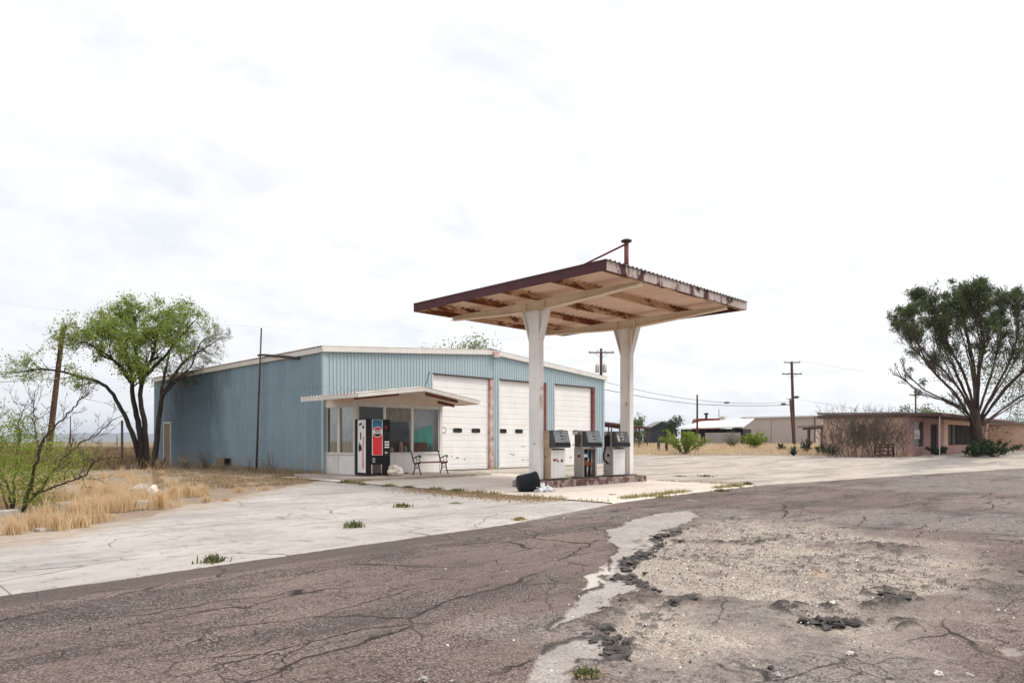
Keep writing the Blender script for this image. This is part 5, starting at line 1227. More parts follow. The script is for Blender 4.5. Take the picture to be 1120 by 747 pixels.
# weeds, one by one
WEEDS = [(440, 555, .20, .16, 'grey green weed alone on the grey concrete between bench and road'), (388, 577, .22, .16, 'green weed in the middle of the grey forecourt'), (568, 569, .18, .09, 'low yellow green weed at the asphalt edge'), (233, 615, .17, .13, 'green weed with straw at the near asphalt edge'), (499, 538, .32, .14, 'largest green tuft on the pad seam left of the bin'), (473, 536, .28, .09, 'low green tuft in the seam below the bench'), (447, 533.5, .26, .10, 'green tuft in the pad seam before the porch rock'), (379, 528, .34, .16, 'green tuft at the porch corner by the drinks machine'), (397, 530.5, .22, .09, 'small green tuft just right of the porch corner tuft'), (424, 532, .22, .07, 'flat green tuft in the seam below the drinks machine'), (524, 518, .3, .13, 'yellow green tuft below the first garage door'), (772, 521.5, .5, .13, 'bright green weed on the gravel lot beyond the pumps'), (743, 521.5, .35, .08, 'flat green weed on the gravel lot left of the bright one'), (789, 537, .35, .10, 'tuft on the pad edge near the right asphalt corner'), (805, 533, .3, .10, 'second tuft on the pad edge toward the right corner'), (818, 530.5, .3, .16, 'tallest tuft at the right corner of the pad edge'), (724, 544, .35, .08, 'flat yellow tuft at the pad edge below the pumps'), (669, 542, .2, .06, 'small brown tuft on the pad in front of the island'), (641, 738, .10, .05, 'tiny green weed among broken asphalt in the near foreground'), (499, 551, .2, .05, 'brownish tuft on the grey concrete left of the leaf litter')]
for i, (px, py, w, h, lab) in enumerate(WEEDS):
    c = G(px, py); c.z += .0; random.seed(300 + i); t_ = thing('weed_tuft', lab, 'weed', c, 'weeds in the paving cracks'); h *= .8
    B = []; Hh = []
    for k in range(170):
        an = random.uniform(0, 6.283); r = abs(random.gauss(0, w * .4)); B.append((c.x + math.cos(an) * r * 1.0, c.y + math.sin(an) * r * .8, c.z)); Hh.append(h * random.uniform(.3, 1.0))
    blades('blades', np.array(B), np.array(Hh), 'weed_straw' if i in (2, 16, 17, 19) else 'weed', t_, .010 if py > 560 else .013, 1.0)
    if i % 2 == 0:
        B2 = [(x + random.gauss(0, w * .25), y + random.gauss(0, w * .25), z_) for x, y, z_ in B[:90]]
        blades('dry_blades', np.array(B2), np.array(Hh[:90]) * .6, 'straw', t_, .006, 1.2)

# shrubs
random.seed(61)
shrub('dry_shrub', 'bare twiggy shrub against the middle of the blue side wall', 'shrub', 225, 514, 1.0, 1.2, 'straw_dull', 0, stems=16)
shrub('dry_shrub', 'low brown shrub at the foot of the blue wall near the tree', 'shrub', 204, 513, 1.6, .7, 'straw_dull', 500, .03, 20)
shrub('dry_shrub', 'thin pinkish dry weed beside the leaning pole', 'shrub', 297, 517, .9, .9, 'straw_dull', 60, .02, 9)
shrub('dry_shrub', 'spindly dry weed between the metal box and the leaning pole', 'shrub', 273, 516, .4, .7, 'straw_dull', 60, .02, 5)
shrub('green_bush', 'bright lime bush beside the two dark posts', 'bush', 749, 496, 3.1, 1.75, 'leaf_lime', 5200, .06, 26)
shrub('green_bush', 'smaller lime bush in front of the beige building', 'bush', 826, 490, 2.7, 1.6, 'leaf_lime', 4600, .065, 24)
shrub('dry_shrub', 'grey twiggy shrub between the two lime bushes', 'shrub', 801, 489, 2.2, 1.7, 'leaf_pale', 400, .05, 44)
shrub('dark_shrub', 'dark green shrub under the house window right of the door', 'shrub', 1026, 498.5, 1.9, .65, 'leaf_dark', 2500, .055, 16)
shrub('dark_shrub', 'dark shrub at the foot of the big evergreen tree', 'shrub', 1087, 499.5, 2.8, 1.2, 'leaf_dark', 4500, .06, 20)
shrub('dark_shrub', 'rounded dark shrub left of the big tree trunk', 'shrub', 1068, 500, 1.5, .8, 'leaf_dark', 2200, .055, 12)
shrub('dark_shrub', 'low dark green plant below the porch post', 'shrub', 898, 497, 1.1, .75, 'leaf_dark', 800, .045, 12)
shrub('dark_shrub', 'dark green plant in front of the dead bush', 'shrub', 909, 498, 1.2, .8, 'leaf_dark', 900, .045, 12)
shrub('dark_shrub', 'blue grey shrub standing left of the small porch', 'shrub', 883, 495.5, .9, 1.05, 'yucca', 800, .05, 12)
# large dead bush by the house
random.seed(44); D = 43.; base = onD(950, D)
t_ = thing('dead_bush', 'huge leafless grey brown bush covering the pink side wall', 'bush', base)
mb = MB(); tips = []
cfg = dict(lv=2, n=[6, 5], up=[.10, .05, .0], wig=.17, ratio=(.45, .75), seg=.25, rmin=.009, ang=(.25, .8))
for k in range(105):
    px = random.uniform(903, 990) if k % 2 else random.gauss(948, 24); an = random.uniform(-1, 1); b_ = onD(px, D + random.uniform(-.8, .5)); 
    twig(mb, tips, b_, Vector((R2 * an * .75 + random.gauss(0, .1), -R2 * an * .75 + random.gauss(0, .1), 1)), random.uniform(1.2, 2.6), .017, 0, cfg)
mb.build('branches', 'twig', t_)
# spiky plants
def agave(px, py, r, h, n, lab, mat='yucca', cat='agave'):
    c = G(px, py); t_ = thing('agave', lab, cat, c); mb = MB()
    for k in range(n):
        an = random.uniform(0, 6.283); el = random.uniform(.25, 1.3); d = Vector((math.cos(an) * math.cos(el) * r, math.sin(an) * math.cos(el) * r, math.sin(el) * h)); s = Vector((-math.sin(an), math.cos(an), 0)) * r * .085
        m_ = c + d * .5 + Vector((0, 0, .05 * h)); e = c + d
        mb.add([c - s * .7, c + s * .7, m_ + s, m_ - s, e + s * .05, e - s * .05, m_ + Vector((0, 0, -.03))], [(0, 1, 2, 3), (3, 2, 4, 5), (0, 3, 6), (1, 6, 2)])
    mb.build('spikes', mat, t_)
agave(854.5, 493.5, .75, .75, 46, 'dark spiky agave in the dry grass before the beige building')
agave(868, 498.5, .5, .75, 36, 'bluish upright yucca near the foot of the tall pole')
agave(341.5, 518.5, .3, .75, 26, 'small spiky yucca at the corner of the blue wall', 'leaf_dark')
for i, (px, py) in enumerate(((338, 520), (346, 520.5))):
    mb = MB(); c = G(px, py); mb.blob(c + Vector((0, 0, .04)), .12, 60 + i, .5, 2, (1.3, 1, .6), .5); tag(mb.build('stone', 'rock_grey'), ('grey stone left of the yucca at the wall corner', 'grey stone right of the yucca at the wall corner')[i], 'stone')

# ------------------------------------------------------------------ left verge: posts, blocks, kerb
def post(px, D, h, r, lab, mat='dark_steel', lean=(0, 0), top=None, name='fence_post'):
    b_ = onD(px, D); mb = MB(); mb.tube([b_ + Vector((0, 0, -.1)), b_ + Vector((lean[0] * .5, lean[1] * .5, h * .5)), b_ + Vector((lean[0], lean[1], h))], [r, r * .97, r * .92], 7)
    return tag(mb.build(name, mat), lab, 'post')
post(133.5, 31, 2.18, .055, 'dark steel post standing in the dry grass left of the green tree')
post(77, 120, 5.6, .09, 'thin distant pole seen through the bush branches', 'pole', name='pole')
post(128, 70, 1.9, .04, 'slim far post in the scrub just left of the dark steel post')
post(720.2, 56, 1.35, .12, 'weathered grey wooden post, left of a pair by the lime bush', 'bark_pale', (.03, .0))
post(729.2, 56, 1.60, .11, 'darker taller wooden post, right of a pair by the lime bush', 'black_shade', (-.06, .04))
mb = MB(); c = G(152, 543); mb.blob(c + Vector((0, 0, .12)), .20, 2, .35, 2, (1.2, .8, .7), .6); tag(mb.build('rock', 'rock_grey'), 'grey rock in the dry grass behind the pale blocks', 'rock')
mb = MB(); c = G(167, 543.5); mb.blob(c + Vector((0, 0, .12)), .16, 12, .3, 2, (.85, .8, .95), .65); tag(mb.build('rock', 'rock'), 'pale tall rock beside the grey rock in the grass', 'rock')
mb = MB(); c = G(151, 556); mb.box((c.x - .14, c.y - .16, -.02), (c.x + .12, c.y + .13, .15), rz=.5); tag(mb.build('concrete_block', 'conc_block', bevel=.03), 'pale concrete block in the grass nearest the forecourt', 'block')
for i, (p0, p1, hh, lab) in enumerate((((-12, 566), (18, 563), .10, 'dark end piece of broken kerb at the left edge'), ((62, 559), (82, 557), .15, 'short grey chunk of broken kerb in the dry grass'), ((86, 555), (112, 552), .10, 'long low piece of broken kerb in the dry grass'), ((40, 582), (58, 580), .05, 'flat concrete sliver at the forecourt edge'))):
    a, b = G(*p0), G(*p1); d = (b - a); L = d.length; mid = (a + b) / 2; mb = MB()
    mb.box((mid.x - L / 2, mid.y - .08, -.02), (mid.x + L / 2, mid.y + .08, hh), rz=math.atan2(d.y, d.x)); tag(mb.build('kerb_piece', 'conc_block', bevel=.02), lab, 'kerb')

# ------------------------------------------------------------------ utility poles and wires
def upole(px, D, ztop, r, lab, lean=(0, 0), mat='pole', name='utility_pole'):
    b_ = onD(px, D); t_ = thing(name, lab, 'utility pole', b_); mb = MB(); h = ztop - b_.z
    n = 8; mb.tube([b_ + Vector((lean[0] * k / n, lean[1] * k / n, -.2 if k == 0 else h * k / n)) for k in range(n + 1)], [r * (1 - .3 * k / n) for k in range(n + 1)], 9)
    mb.build('shaft', mat, t_, smooth=True); return t_, b_ + Vector((lean[0], lean[1], h))
AC = Vector((R2, -R2, 0)); FW = Vector((R2, R2, 0))
def crossarm(t_, top, drop, L, d=AC, ins=4, s=.06):
    c = top - Vector((0, 0, drop)); a, b = c - d * L / 2, c + d * L / 2; off = d.cross(Vector((0, 0, 1))) * .14
    mb = MB(); mb.tube([a + off, b + off], s, 4); ca_ = mb.build('crossarm', 'pole', t_)
    for k in range(ins):
        q = a.lerp(b, .06 + .88 * k / (ins - 1)) + off; mb = MB(); mb.lathe([(0, 0), (.045, 0), (.05, .08), (.03, .12), (.05, .16), (0, .19)], q + Vector((0, 0, s * .7)), 8); mb.build('insulator', 'silver', ca_)
    for sg in (-1, 1):
        mb = MB(); mb.tube([c + off * .8 + d * sg * L * .28, c + off * .8 - Vector((0, 0, L * .22))], .015, 4); mb.build('arm_brace', 'dark_steel', t_)
    return a + off + Vector((0, 0, .2)), b + off + Vector((0, 0, .2))
# left pole with lamp, leaning
D = 43.; b_ = onD(52, D); topP = A(69, 358, D); 
t_, tp = upole(52, D, topP.z, .19, 'leaning brown wooden pole with a small lamp rising behind the left bush', ((topP - b_).x, (topP - b_).y), 'pole_ochre')
mb = MB(); mb.tube(catmull([tp - Vector((0, 0, .2)), tp + AC * .3 + Vector((0, 0, .02)), tp + AC * .65 + Vector((0, 0, .08))], 4), .035, 6); ar_ = mb.build('lamp_arm', 'silver', t_, smooth=True)
mb = MB(); mb.lathe([(0, .42), (.07, .42), (.08, .12), (.24, .02), (.24, -.03), (0, -.03)], tp + AC * .78 + Vector((0, 0, -.02)), 12); mb.build('lamp_head', 'roof_grey', ar_)
PL = tp
# transformer pole behind the garage
t1, tp1 = upole(657.5, 62, 9.55, .17, 'brown pole with transformer rising behind the garage right end'); w1a, w1b = crossarm(t1, tp1, .38, 2.3)
for dx, lab in ((.32, 0), (-.36, 1)):
    c = tp1 + AC * dx - Vector((0, 0, 2.15)) - FW * .05
    mb = MB(); mb.lathe([(0, 0), (.17, 0), (.18, .05), (.18, .62), (.15, .7), (.05, .74), (.05, .86), (0, .88)], c, 12); mb.build('transformer', 'silver', t1, smooth=True)
t2, tp2 = upole(762.6, 84, 6.9, .14, 'plain brown pole behind the white roofed building')
t3, tp3 = upole(868.5, 80, 10.45, .20, 'tallest brown pole with two crossarms before the beige building', (-.2, .2)); w3a, w3b = crossarm(t3, tp3, .12, 1.9, ins=3); w3c, w3d = crossarm(t3, tp3, 1.45, 2.3, ins=4)
mb = MB(); q = tp3 - Vector((0, 0, 4.1)); mb.tube([q, q + AC * .25], .03, 6); hd_ = mb.build('lamp_arm', 'dark_steel', t3)
mb = MB(); mb.blob(q + AC * .55, .22, 3, 0, 2, (1.5, 1.5, .7)); mb.build('lamp_head', 'dark_steel', hd_)
t4, tp4 = upole(868.5, 78, 6.05, .15, 'shorter leaning pole with street lamp beside the tallest pole', (-.32, .32))
mb = MB(); q = tp4 - Vector((0, 0, .05)); mb.tube([q, q - AC * .45 + Vector((0, 0, .05))], .03, 6); mb.tube([q - Vector((0, 0, .6)), q - AC * .6 - Vector((0, 0, .55))], .025, 6); hd_ = mb.build('lamp_arm', 'dark_steel', t4)
mb = MB(); mb.blob(q - AC * .75 - Vector((0, 0, .56)), .2, 3, 0, 2, (1.5, 1.5, .6)); mb.build('lamp_head', 'dark_steel', hd_)
t5, tp5 = upole(1001.5, 95, 8.6, .13, 'thin distant pole rising behind the pink house roof'); crossarm(t5, tp5, 1.0, 1.9, ins=3, s=.07)
def wire(a, b, sag, lab, r=.020, cat='power line', splice=None):
    a = Vector(a); b = Vector(b); pts = [a.lerp(b, k / 20) - Vector((0, 0, 4 * sag * (k / 20) * (1 - k / 20))) for k in range(21)]
    mb = MB(); mb.tube(pts, r, 4); o_ = tag(mb.build('power_line', 'wire'), lab, cat)
    if splice:
        c = pts[splice]; mb = MB(); mb.blob(c, .28, 1, 0, 2, (1.2, 1.2, .35)); mb.build('splice_box', 'dark_steel', o_)
wire(tp1 - Vector((0, 0, 3.6)), tp2 - Vector((0, 0, 1.15)), .15, 'thick cable running from transformer pole to plain brown pole', .028)
wire(tp2 - Vector((0, 0, 1.15)), tp4 - Vector((0, 0, .7)), .15, 'thick cable running between the plain pole and the lamp pole', .028)
wire(tp1 - Vector((0, 0, 2.9)), tp3 - Vector((0, 0, 4.6)), .9, 'thin upper cable carrying a small splice box mid span', .018, splice=12)
wire(w3b, A(1180, 420, 95), 1., 'wire leaving the top crossarm toward the right edge', .009)
wire(tp3 - Vector((0, 0, 4.2)), A(1150, 462, 70), .6, 'lower wire falling from the tall pole toward the pink house', .010)
wire(w1a, A(420, 350, 120), 1., 'faint wire leaving the transformer pole over the garage roof', .004)
for k, (y0, y1) in enumerate(((404, 395), (409, 404), (413, 411))): wire(PL - Vector((0, 0, 1.0 + .35 * k)) - Vector((0, 0, 1.4)), A(-120, y0, 40), .3, ('top', 'middle', 'bottom')[k] + ' one of three cables running left from the leaning pole', .012)
wire(A(-140, 312, 60), A(330, 360, 60), .5, 'faint high wire crossing the sky above the green tree', .003)

# ------------------------------------------------------------------ far buildings
def rect(mb, x0, y0, x1, y1, z0, z1): mb.box((x0, y0, z0), (x1, y1, z1)); return mb
ZG = .85
be_ = thing('beige_building', 'long low beige stucco building with a flat roof behind the poles', 'building', (107.6, 48, ZG))
mb = MB(); rect(mb, 107.6, 41.9, 124, 53.8, .5, 4.95); mb.build('wall', 'stucco_beige', be_)
mb = MB(); rect(mb, 107.35, 41.7, 124.2, 54.0, 4.952, 5.2); mb.build('roof', 'trim', be_)
mb = MB(); mb.tube([(107.5, 42.1, .9), (107.5, 42.1, 4.9)], .06, 6); mb.build('downpipe', 'brown_wood', be_)
mb = MB(); rect(mb, 107.56, 48.9, 107.595, 49.0, .9, 4.9); mb.build('wall_joint', 'wall_grey', be_)
mb = MB(); mb.prism([(112, 39, 4.6), (124, 33, 4.6), (124, 33, 5.3), (118, 36, 5.9), (112, 39, 5.3)], (3, 3, 0)); tag(mb.build('distant_roof', 'stucco_beige'), 'pale gabled roof peeping over the right end of the beige building', 'roof')
# white roofed low building
c0 = onD(776, 92)
wb = thing('white_roofed_building', 'low dark building under a broad white metal roof', 'building', c0)
def quadpts(pl, D): return [A(px, py, d_) for (px, py), d_ in zip(pl, D)]
xl = onD(743, 92); xr = onD(811.5, 88); dv = (xr - xl); dv.z = 0; dv.normalize(); nv = Vector((-dv.y, dv.x, 0));
if nv.dot(FW) < 0: nv = -nv
Lw = (Vector((xr.x, xr.y, 0)) - Vector((xl.x, xl.y, 0))).length; z0 = 2.95
o3 = Vector((xl.x, xl.y, 0))
def W3(s, d, z): return o3 + dv * s + nv * d + Vector((0, 0, z))
mb = MB(); mb.prism([W3(-.3, -.6, z0 - .1), W3(Lw + .3, -.6, z0 + .05), W3(Lw + .3, 6.5, z0 + 1.25), W3(1.2, 6.5, z0 + .95)], (0, 0, .14)); mb.build('roof', 'roof_white', wb)
mb = MB(); mb.prism([W3(.2, 0, .4), W3(Lw * .45, 0, .4), W3(Lw * .45, 6, .4), W3(1.3, 6, .4)], (0, 0, z0 - .52)); mb.build('wall', 'black_shade', wb)
mb = MB(); mb.prism([W3(Lw * .451, .6, .4), W3(Lw, .6, .4), W3(Lw, 6, .4), W3(Lw * .451, 6, .4)], (0, 0, z0 - .5)); mb.build('wall', 'black_shade', wb)
for s in (.1, .22, .3): 
    mb = MB(); mb.prism([W3(Lw * s, -.03, 1.2), W3(Lw * (s + .05), -.03, 1.2), W3(Lw * (s + .05), -.03, 2.2), W3(Lw * s, -.03, 2.2)], nv * .02); mb.build('window', 'stucco_beige' if s == .3 else 'dark_glass', wb)
mb = MB(); mb.prism([W3(Lw * .40, -.25, .6), W3(Lw * .47, -.25, .6), W3(Lw * .47, -.25, 1.9), W3(Lw * .40, -.25, 1.9)], nv * .05); mb.build('door', 'rust_red', wb)
mb = MB(); mb.prism([W3(Lw * .46, -1.2, .4), W3(Lw * 1.0, -1.2, .4), W3(Lw * 1.0, -1.0, .4), W3(Lw * .46, -1.0, .4)], (0, 0, 1.95)); tag(mb.build('block_wall', 'wall_grey'), 'plain grey wall standing under the white metal roof', 'wall')
# red roof with vents further back
D = 150; rb = thing('red_roofed_house', 'distant red roof with vent and white chimney behind the white roof', 'house', onD(778, D))
a, b = onD(766, D), onD(789, D)
mb = MB(); mb.prism([A(765.5, 459, D), A(788, 458.5, D), A(786.5, 457, D + 3), A(768, 457, D + 3)] and [Vector((*A(765, 470, D).xy, 3.6)), Vector((*A(788.5, 470, D).xy, 3.0)), Vector((*A(788.5, 470, D).xy, 6.2)), Vector((*A(766, 470, D).xy, 6.2)), Vector((*A(764.5, 470, D).xy, 5.4))], FW * 6); mb.build('roof', 'roof_red', rb)
mb = MB(); q = A(772.5, 455, D); mb.tube([(q.x, q.y, 6.1), (q.x, q.y, 7.0)], .25, 8); mb.lathe([(0, 0), (.5, 0), (.5, .25), (.2, .4), (0, .4)], (q.x, q.y, 7.0), 10); mb.build('vent', 'black_shade', rb)
q = A(791, 460, D); mb = MB(); mb.box((q.x - .5, q.y - .5, 3), (q.x + .5, q.y + .5, 6.6)); mb.build('chimney', 'trim', rb)
q = A(786.3, 455, D); mb = MB(); mb.tube([(q.x, q.y, 6.1), (q.x, q.y, 8.2)], .07, 5); mb.build('antenna', 'dark_steel', rb)
# dark gabled shed
def gable(root, pl, pr, depth, z0, ze, zr, wallm, roofm, rs=.5, ov=.35):
    pl = Vector((pl.x, pl.y, 0)); pr = Vector((pr.x, pr.y, 0)); d = (pr - pl).normalized(); n = Vector((-d.y, d.x, 0)); n = n if n.dot(FW) > 0 else -n; L = (pr - pl).length; m_ = pl + d * L * rs
    Z = lambda p, z: Vector((p.x, p.y, z))
    mb = MB(); mb.prism([Z(pl, z0), Z(pr, z0), Z(pr, ze), Z(m_, zr), Z(pl, ze)], n * depth); mb.build('wall', wallm, root)
    k = (zr - ze) / (L * rs)
    mb = MB()
    for s, e in ((-1, pl), (1, pr)):
        e2 = e + d * s * ov; ze2 = ze - ov * k
        mb.prism([Z(e2, ze2 + .02) - n * .3, Z(m_, zr + .02) - n * .3, Z(m_, zr + .14) - n * .3, Z(e2, ze2 + .14) - n * .3], n * (depth + .6))
    mb.build('roof', roofm, root); return d, n, pl, L
pl, pr = onD(712, 140), onD(741, 140)
sh = thing('dark_shed', 'small dark gabled shed with a grey roof left of the white roof', 'shed', onD(724, 140))
d_, n_, p_, L_s = gable(sh, pl, pr, 8, .4, 4.0, 5.2, 'shed_dark', 'roof_grey', .42)
mb = MB(); q = p_ + d_ * L_s * .35 - n_ * .02; mb.prism([q + Vector((0, 0, .7)), q + d_ * .9 + Vector((0, 0, .7)), q + d_ * .9 + Vector((0, 0, 2.3)), q + Vector((0, 0, 2.3))], n_ * .015); mb.build('door', 'black_shade', sh)
mb = MB(); q = A(731, 478, 75); c = onD(737.5, 78); mb.box((c.x - .7, c.y - .5, c.z), (c.x + .7, c.y + .5, c.z + .62)); mb.box((c.x - .4, c.y - .45, c.z + .625), (c.x + .4, c.y + .45, c.z + .95)); tag(mb.build('water_tank', 'white', bevel=.1), 'small white tank standing in front of the dark shed', 'tank')
# carport left of the tree
cp = thing('carport', 'open brown carport roof on thin posts beyond the second canopy column', 'carport', onD(688, 70))
a, b = onD(662, 66), onD(712, 72); d_ = Vector((b.x - a.x, b.y - a.y, 0)); Lc = d_.length; d_.normalize(); n_ = Vector((-d_.y, d_.x, 0)); n_ = n_ if n_.dot(FW) > 0 else -n_
a0 = Vector((a.x, a.y, 0))
mb = MB(); mb.prism([a0 + Vector((0, 0, 2.95)), a0 + d_ * Lc + Vector((0, 0, 2.55)), a0 + d_ * Lc + n_ * 4 + Vector((0, 0, 2.6)), a0 + n_ * 4 + Vector((0, 0, 3.1))], (0, 0, .16)); mb.build('roof', 'brown_wood', cp)
for s in (.12, .36, .60, .78, .97):
    for e in (.3, 3.7):
        q = a0 + d_ * Lc * s + n_ * e; mb = MB(); mb.tube([q + Vector((0, 0, .3)), q + Vector((0, 0, lerp(2.95, 2.55, s)))], .07, 6); mb.build('post', 'brown_wood', cp)
mb = MB(); q = a0 + d_ * Lc * .62 + n_ * 3.9; mb.prism([q + Vector((0, 0, .4)), q + d_ * Lc * .4 + Vector((0, 0, .4)), q + d_ * Lc * .4 + Vector((0, 0, 1.5)), q + Vector((0, 0, 1.5))], n_ * .1); mb.build('rear_boards', 'black_shade', cp)
# pink outbuilding with porch
pk = thing('pink_outbuilding', 'small pink outbuilding with a flat porch roof on brown posts', 'outbuilding', onD(892, 57))
a, b = onD(872, 57), onD(916, 54); d_ = Vector((b.x - a.x, b.y - a.y, 0)); Lc = d_.length; d_.normalize(); n_ = Vector((-d_.y, d_.x, 0)); n_ = n_ if n_.dot(FW) > 0 else -n_; a0 = Vector((a.x, a.y, 0))
Pq = lambda s, e, z: a0 + d_ * Lc * s + n_ * e + Vector((0, 0, z))
mb = MB(); mb.prism([Pq(.0, 0, 2.35), Pq(1, 0, 2.45), Pq(1, 3, 2.5), Pq(.0, 3, 2.4)], (0, 0, .16)); mb.build('porch_roof', 'roof_grey', pk)
mb = MB(); mb.prism([Pq(.12, .1, 2.18), Pq(.98, .1, 2.28), Pq(.98, .25, 2.28), Pq(.12, .25, 2.18)], (0, 0, .16)); mb.build('porch_beam', 'brown_wood', pk)
for s in (.27, .70): mb = MB(); mb.box(tuple(Pq(s, .15, .2) - Vector((.09, .09, 0))), tuple(Pq(s, .15, 2.2) + Vector((.09, .09, 0)))); mb.build('porch_post', 'brown_wood', pk)
mb = MB(); mb.prism([Pq(.1, 2.6, .2), Pq(1.1, 2.6, .2), Pq(1.1, 5, .2), Pq(.1, 5, .2)], (0, 0, 2.19)); mb.build('wall', 'stucco_pink', pk)
mb = MB(); mb.prism([Pq(.5, 2.56, 1.2), Pq(.63, 2.56, 1.2), Pq(.63, 2.56, 1.8), Pq(.5, 2.56, 1.8)], n_ * .03); mb.build('window', 'silver', pk)

# ------------------------------------------------------------------ pink house
hx, hy, hg = 49.0, 13.3, .28; ze = 2.82
ph = thing('pink_house', 'long abandoned pink stucco house with flat roof behind the big tree', 'house', (hx, hy, hg))
def wall_x(x0, x1, y, z0, z1, mat, holes=(), par=None, name='wall'):
    """wall along X at y (facing -Y) with rectangular holes (xa,xb,za,zb)"""
    xs = sorted({x0, x1, *[h[0] for h in holes], *[h[1] for h in holes]}); mb = MB()
    for a, b in zip(xs, xs[1:]):
        hs = [h for h in holes if h[0] <= a + 1e-6 and h[1] >= b - 1e-6]
        segs = [(z0, z1)] if not hs else [(z0, hs[0][2]), (hs[0][3], z1)]
        for s, e in segs:
            if e - s > .01: mb.box((a, y, s), (b, y + .22, e))
    return mb.build(name, mat, par or ph)
H1 = [(50.2, 52.4, .9, 2.55), (54.0, 55.9, .35, 2.45), (58.6, 66.5, .95, 2.5)]
wall_x(hx, 57.6, hy, -.1, ze, 'stucco_pink', H1[:2]); wall_x(57.6, 70.2, hy + .002, -.1, ze, 'stucco_orange', H1[2:])
mb = MB(); mb.box((57.7, hy - .05, .2), (70.1, hy - .002, .92)); mb.build('dado', 'stucco_pink', ph)
mb = MB(); mb.box((hx - .002, hy + .222, -.1), (hx + .22, 18.6, ze)); mb.build('wall', 'stucco_orange', ph)
mb = MB(); mb.box((hx + .3, 18.4, -.1), (90, 18.6, ze)); mb.build('rear_wall', 'stucco_pink', ph)
for (a, b, za, zb_), kind in zip(H1, ('w', 'd', 'w')):
    if kind == 'd':
        mb = MB(); mb.box((a + .1, hy + .15, za), (b - .1, hy + .2, zb_ - .1)); o = mb.build('door', 'black_shade', ph)
        mb = MB(); mb.box((a, hy + .1, za), (a + .1, hy + .2, zb_)); mb.box((b - .1, hy + .1, za), (b, hy + .2, zb_)); mb.box((a + .1, hy + .1, zb_ - .1), (b - .1, hy + .2, zb_)); mb.build('door_frame', 'brown_wood', o)
    else:
        mb = MB(); mb.box((a, hy + .16, za), (b, hy + .18, zb_)); o = mb.build('window', 'dark_glass' if a < 55 else 'board', ph)
        mb = MB(); n = 1 if a < 55 else 5
        for k in range(n + 1): x = lerp(a, b - .12, k / n); mb.box((x, hy + .08, za + .001), (x + .12, hy + .155, zb_ - .001))
        mb.box((a, hy + .06, za - .06), (b, hy + .158, za)); mb.build('window_frame', 'brown_wood', o)
        if a > 55:
            mb = MB(); mb.box((61.5, hy + .1, za + .1), (66.2, hy + .157, zb_ - .05)); mb.build('window_board', 'black_shade', o)
        else:
            mb = MB(); mb.box((a + .4, hy + .10, za + .5), (b - .5, hy + .14, za + 1.1)); mb.build('torn_paper', 'silver', o)
mb = MB(); mb.prism([(hx - .25, hy - 1.9, ze + .05), (72, hy - 1.9, ze - .05), (72, 18.9, ze + .2), (hx - .25, 18.9, ze + .25)], (0, 0, .15)); rf = mb.build('roof', 'roof_grey', ph)
mb = MB(); mb.box((hx - .3, hy - 1.95, ze - .02), (72, hy - 1.902, ze + .14)); mb.box((hx - .31, hy - 1.9, ze + .02), (hx - .255, 18.9, ze + .2)); mb.build('eave_board', 'brown_wood', rf)
mb = MB(); mb.box((hx - .24, hy - 1.89, ze + .0), (72, 18.8, ze + .04)); mb.build('soffit', 'brown_wood', rf)
mb = MB(); mb.box((60, 16.5, ze + .4), (61.2, 17.5, ze + .75)); mb.build('roof_vent', 'roof_grey', rf)
mb = MB(); mb.box((hx - .02, 15.9, 2.05), (hx - .004, 16.3, 2.35)); mb.build('small_window', 'black_shade', ph)
mb = MB(); mb.tube([(hx + .1, hy - 1.7, hg), (hx + .1, hy - 1.7, ze - .02)], .028, 6); mb.build('porch_pipe', 'silver', ph)
# projecting wing with porch at the right
wall_x(73.0, 76.0, hy - 3.2, .0, ze - .1, 'stucco_orange'); mb = MB(); mb.box((73.0, hy - 2.97, 0), (73.22, hy + .2, ze - .1)); mb.build('wall', 'stucco_orange', ph)
wall_x(70.2, 73.0, hy + .1, -.1, ze, 'stucco_pink')
wall_x(76.0, 100, hy - .8, .0, ze - .1, 'stucco_pink', [(80, 84, 1.0, 2.5), (88, 92, 1., 2.5)])
for x in (80, 88): mb = MB(); mb.box((x, hy - .65, 1.), (x + 4, hy - .62, 2.5)); mb.build('window', 'dark_glass', ph)
for x in (77, 80.5, 85, 91, 97): mb = MB(); mb.box((x, hy - 3.3, .1), (x + .35, hy - 3.05, ze - .1)); mb.build('porch_post', 'brown_wood', ph)
wall_x(79.5, 100, hy - 3.2, .1, 1.05, 'stucco_pink', name='porch_parapet')
mb = MB(); mb.box((72.6, hy - 3.9, ze - .09), (100, 18.5, ze + .06)); mb.build('wing_roof', 'roof_grey', ph)
mb = MB(); mb.box((48.2, 11.7, .1), (70, 12.6, .36)); tag(mb.build('porch_step', 'conc_block', bevel=.03), 'low concrete step along the front of the pink house', 'step')
# weathered wooden frame and slab before the house
c = onD(967, 43.4); wf = thing('wooden_crate', 'dark weathered wooden crate frame beside the dead bush', 'crate', c)
dx = AC * .42; dy = FW * .3
for sx in (-1, 1):
    for sy in (-1, 1): mb = MB(); q = c + dx * sx + dy * sy; mb.tube([q, q + Vector((0, 0, .82))], .05, 4); mb.build('corner_post', 'black_shade', wf)
for z_ in (.12, .36, .58, .78):
    mb = MB()
    for a_, b_ in ((-dx - dy, dx - dy), (dx - dy, dx + dy), (-dx - dy, -dx + dy), (-dx + dy, dx + dy)): mb.tube([c + a_ + Vector((0, 0, z_)), c + b_ + Vector((0, 0, z_))], .04, 4)
    mb.build('rail', 'brown_wood', wf)

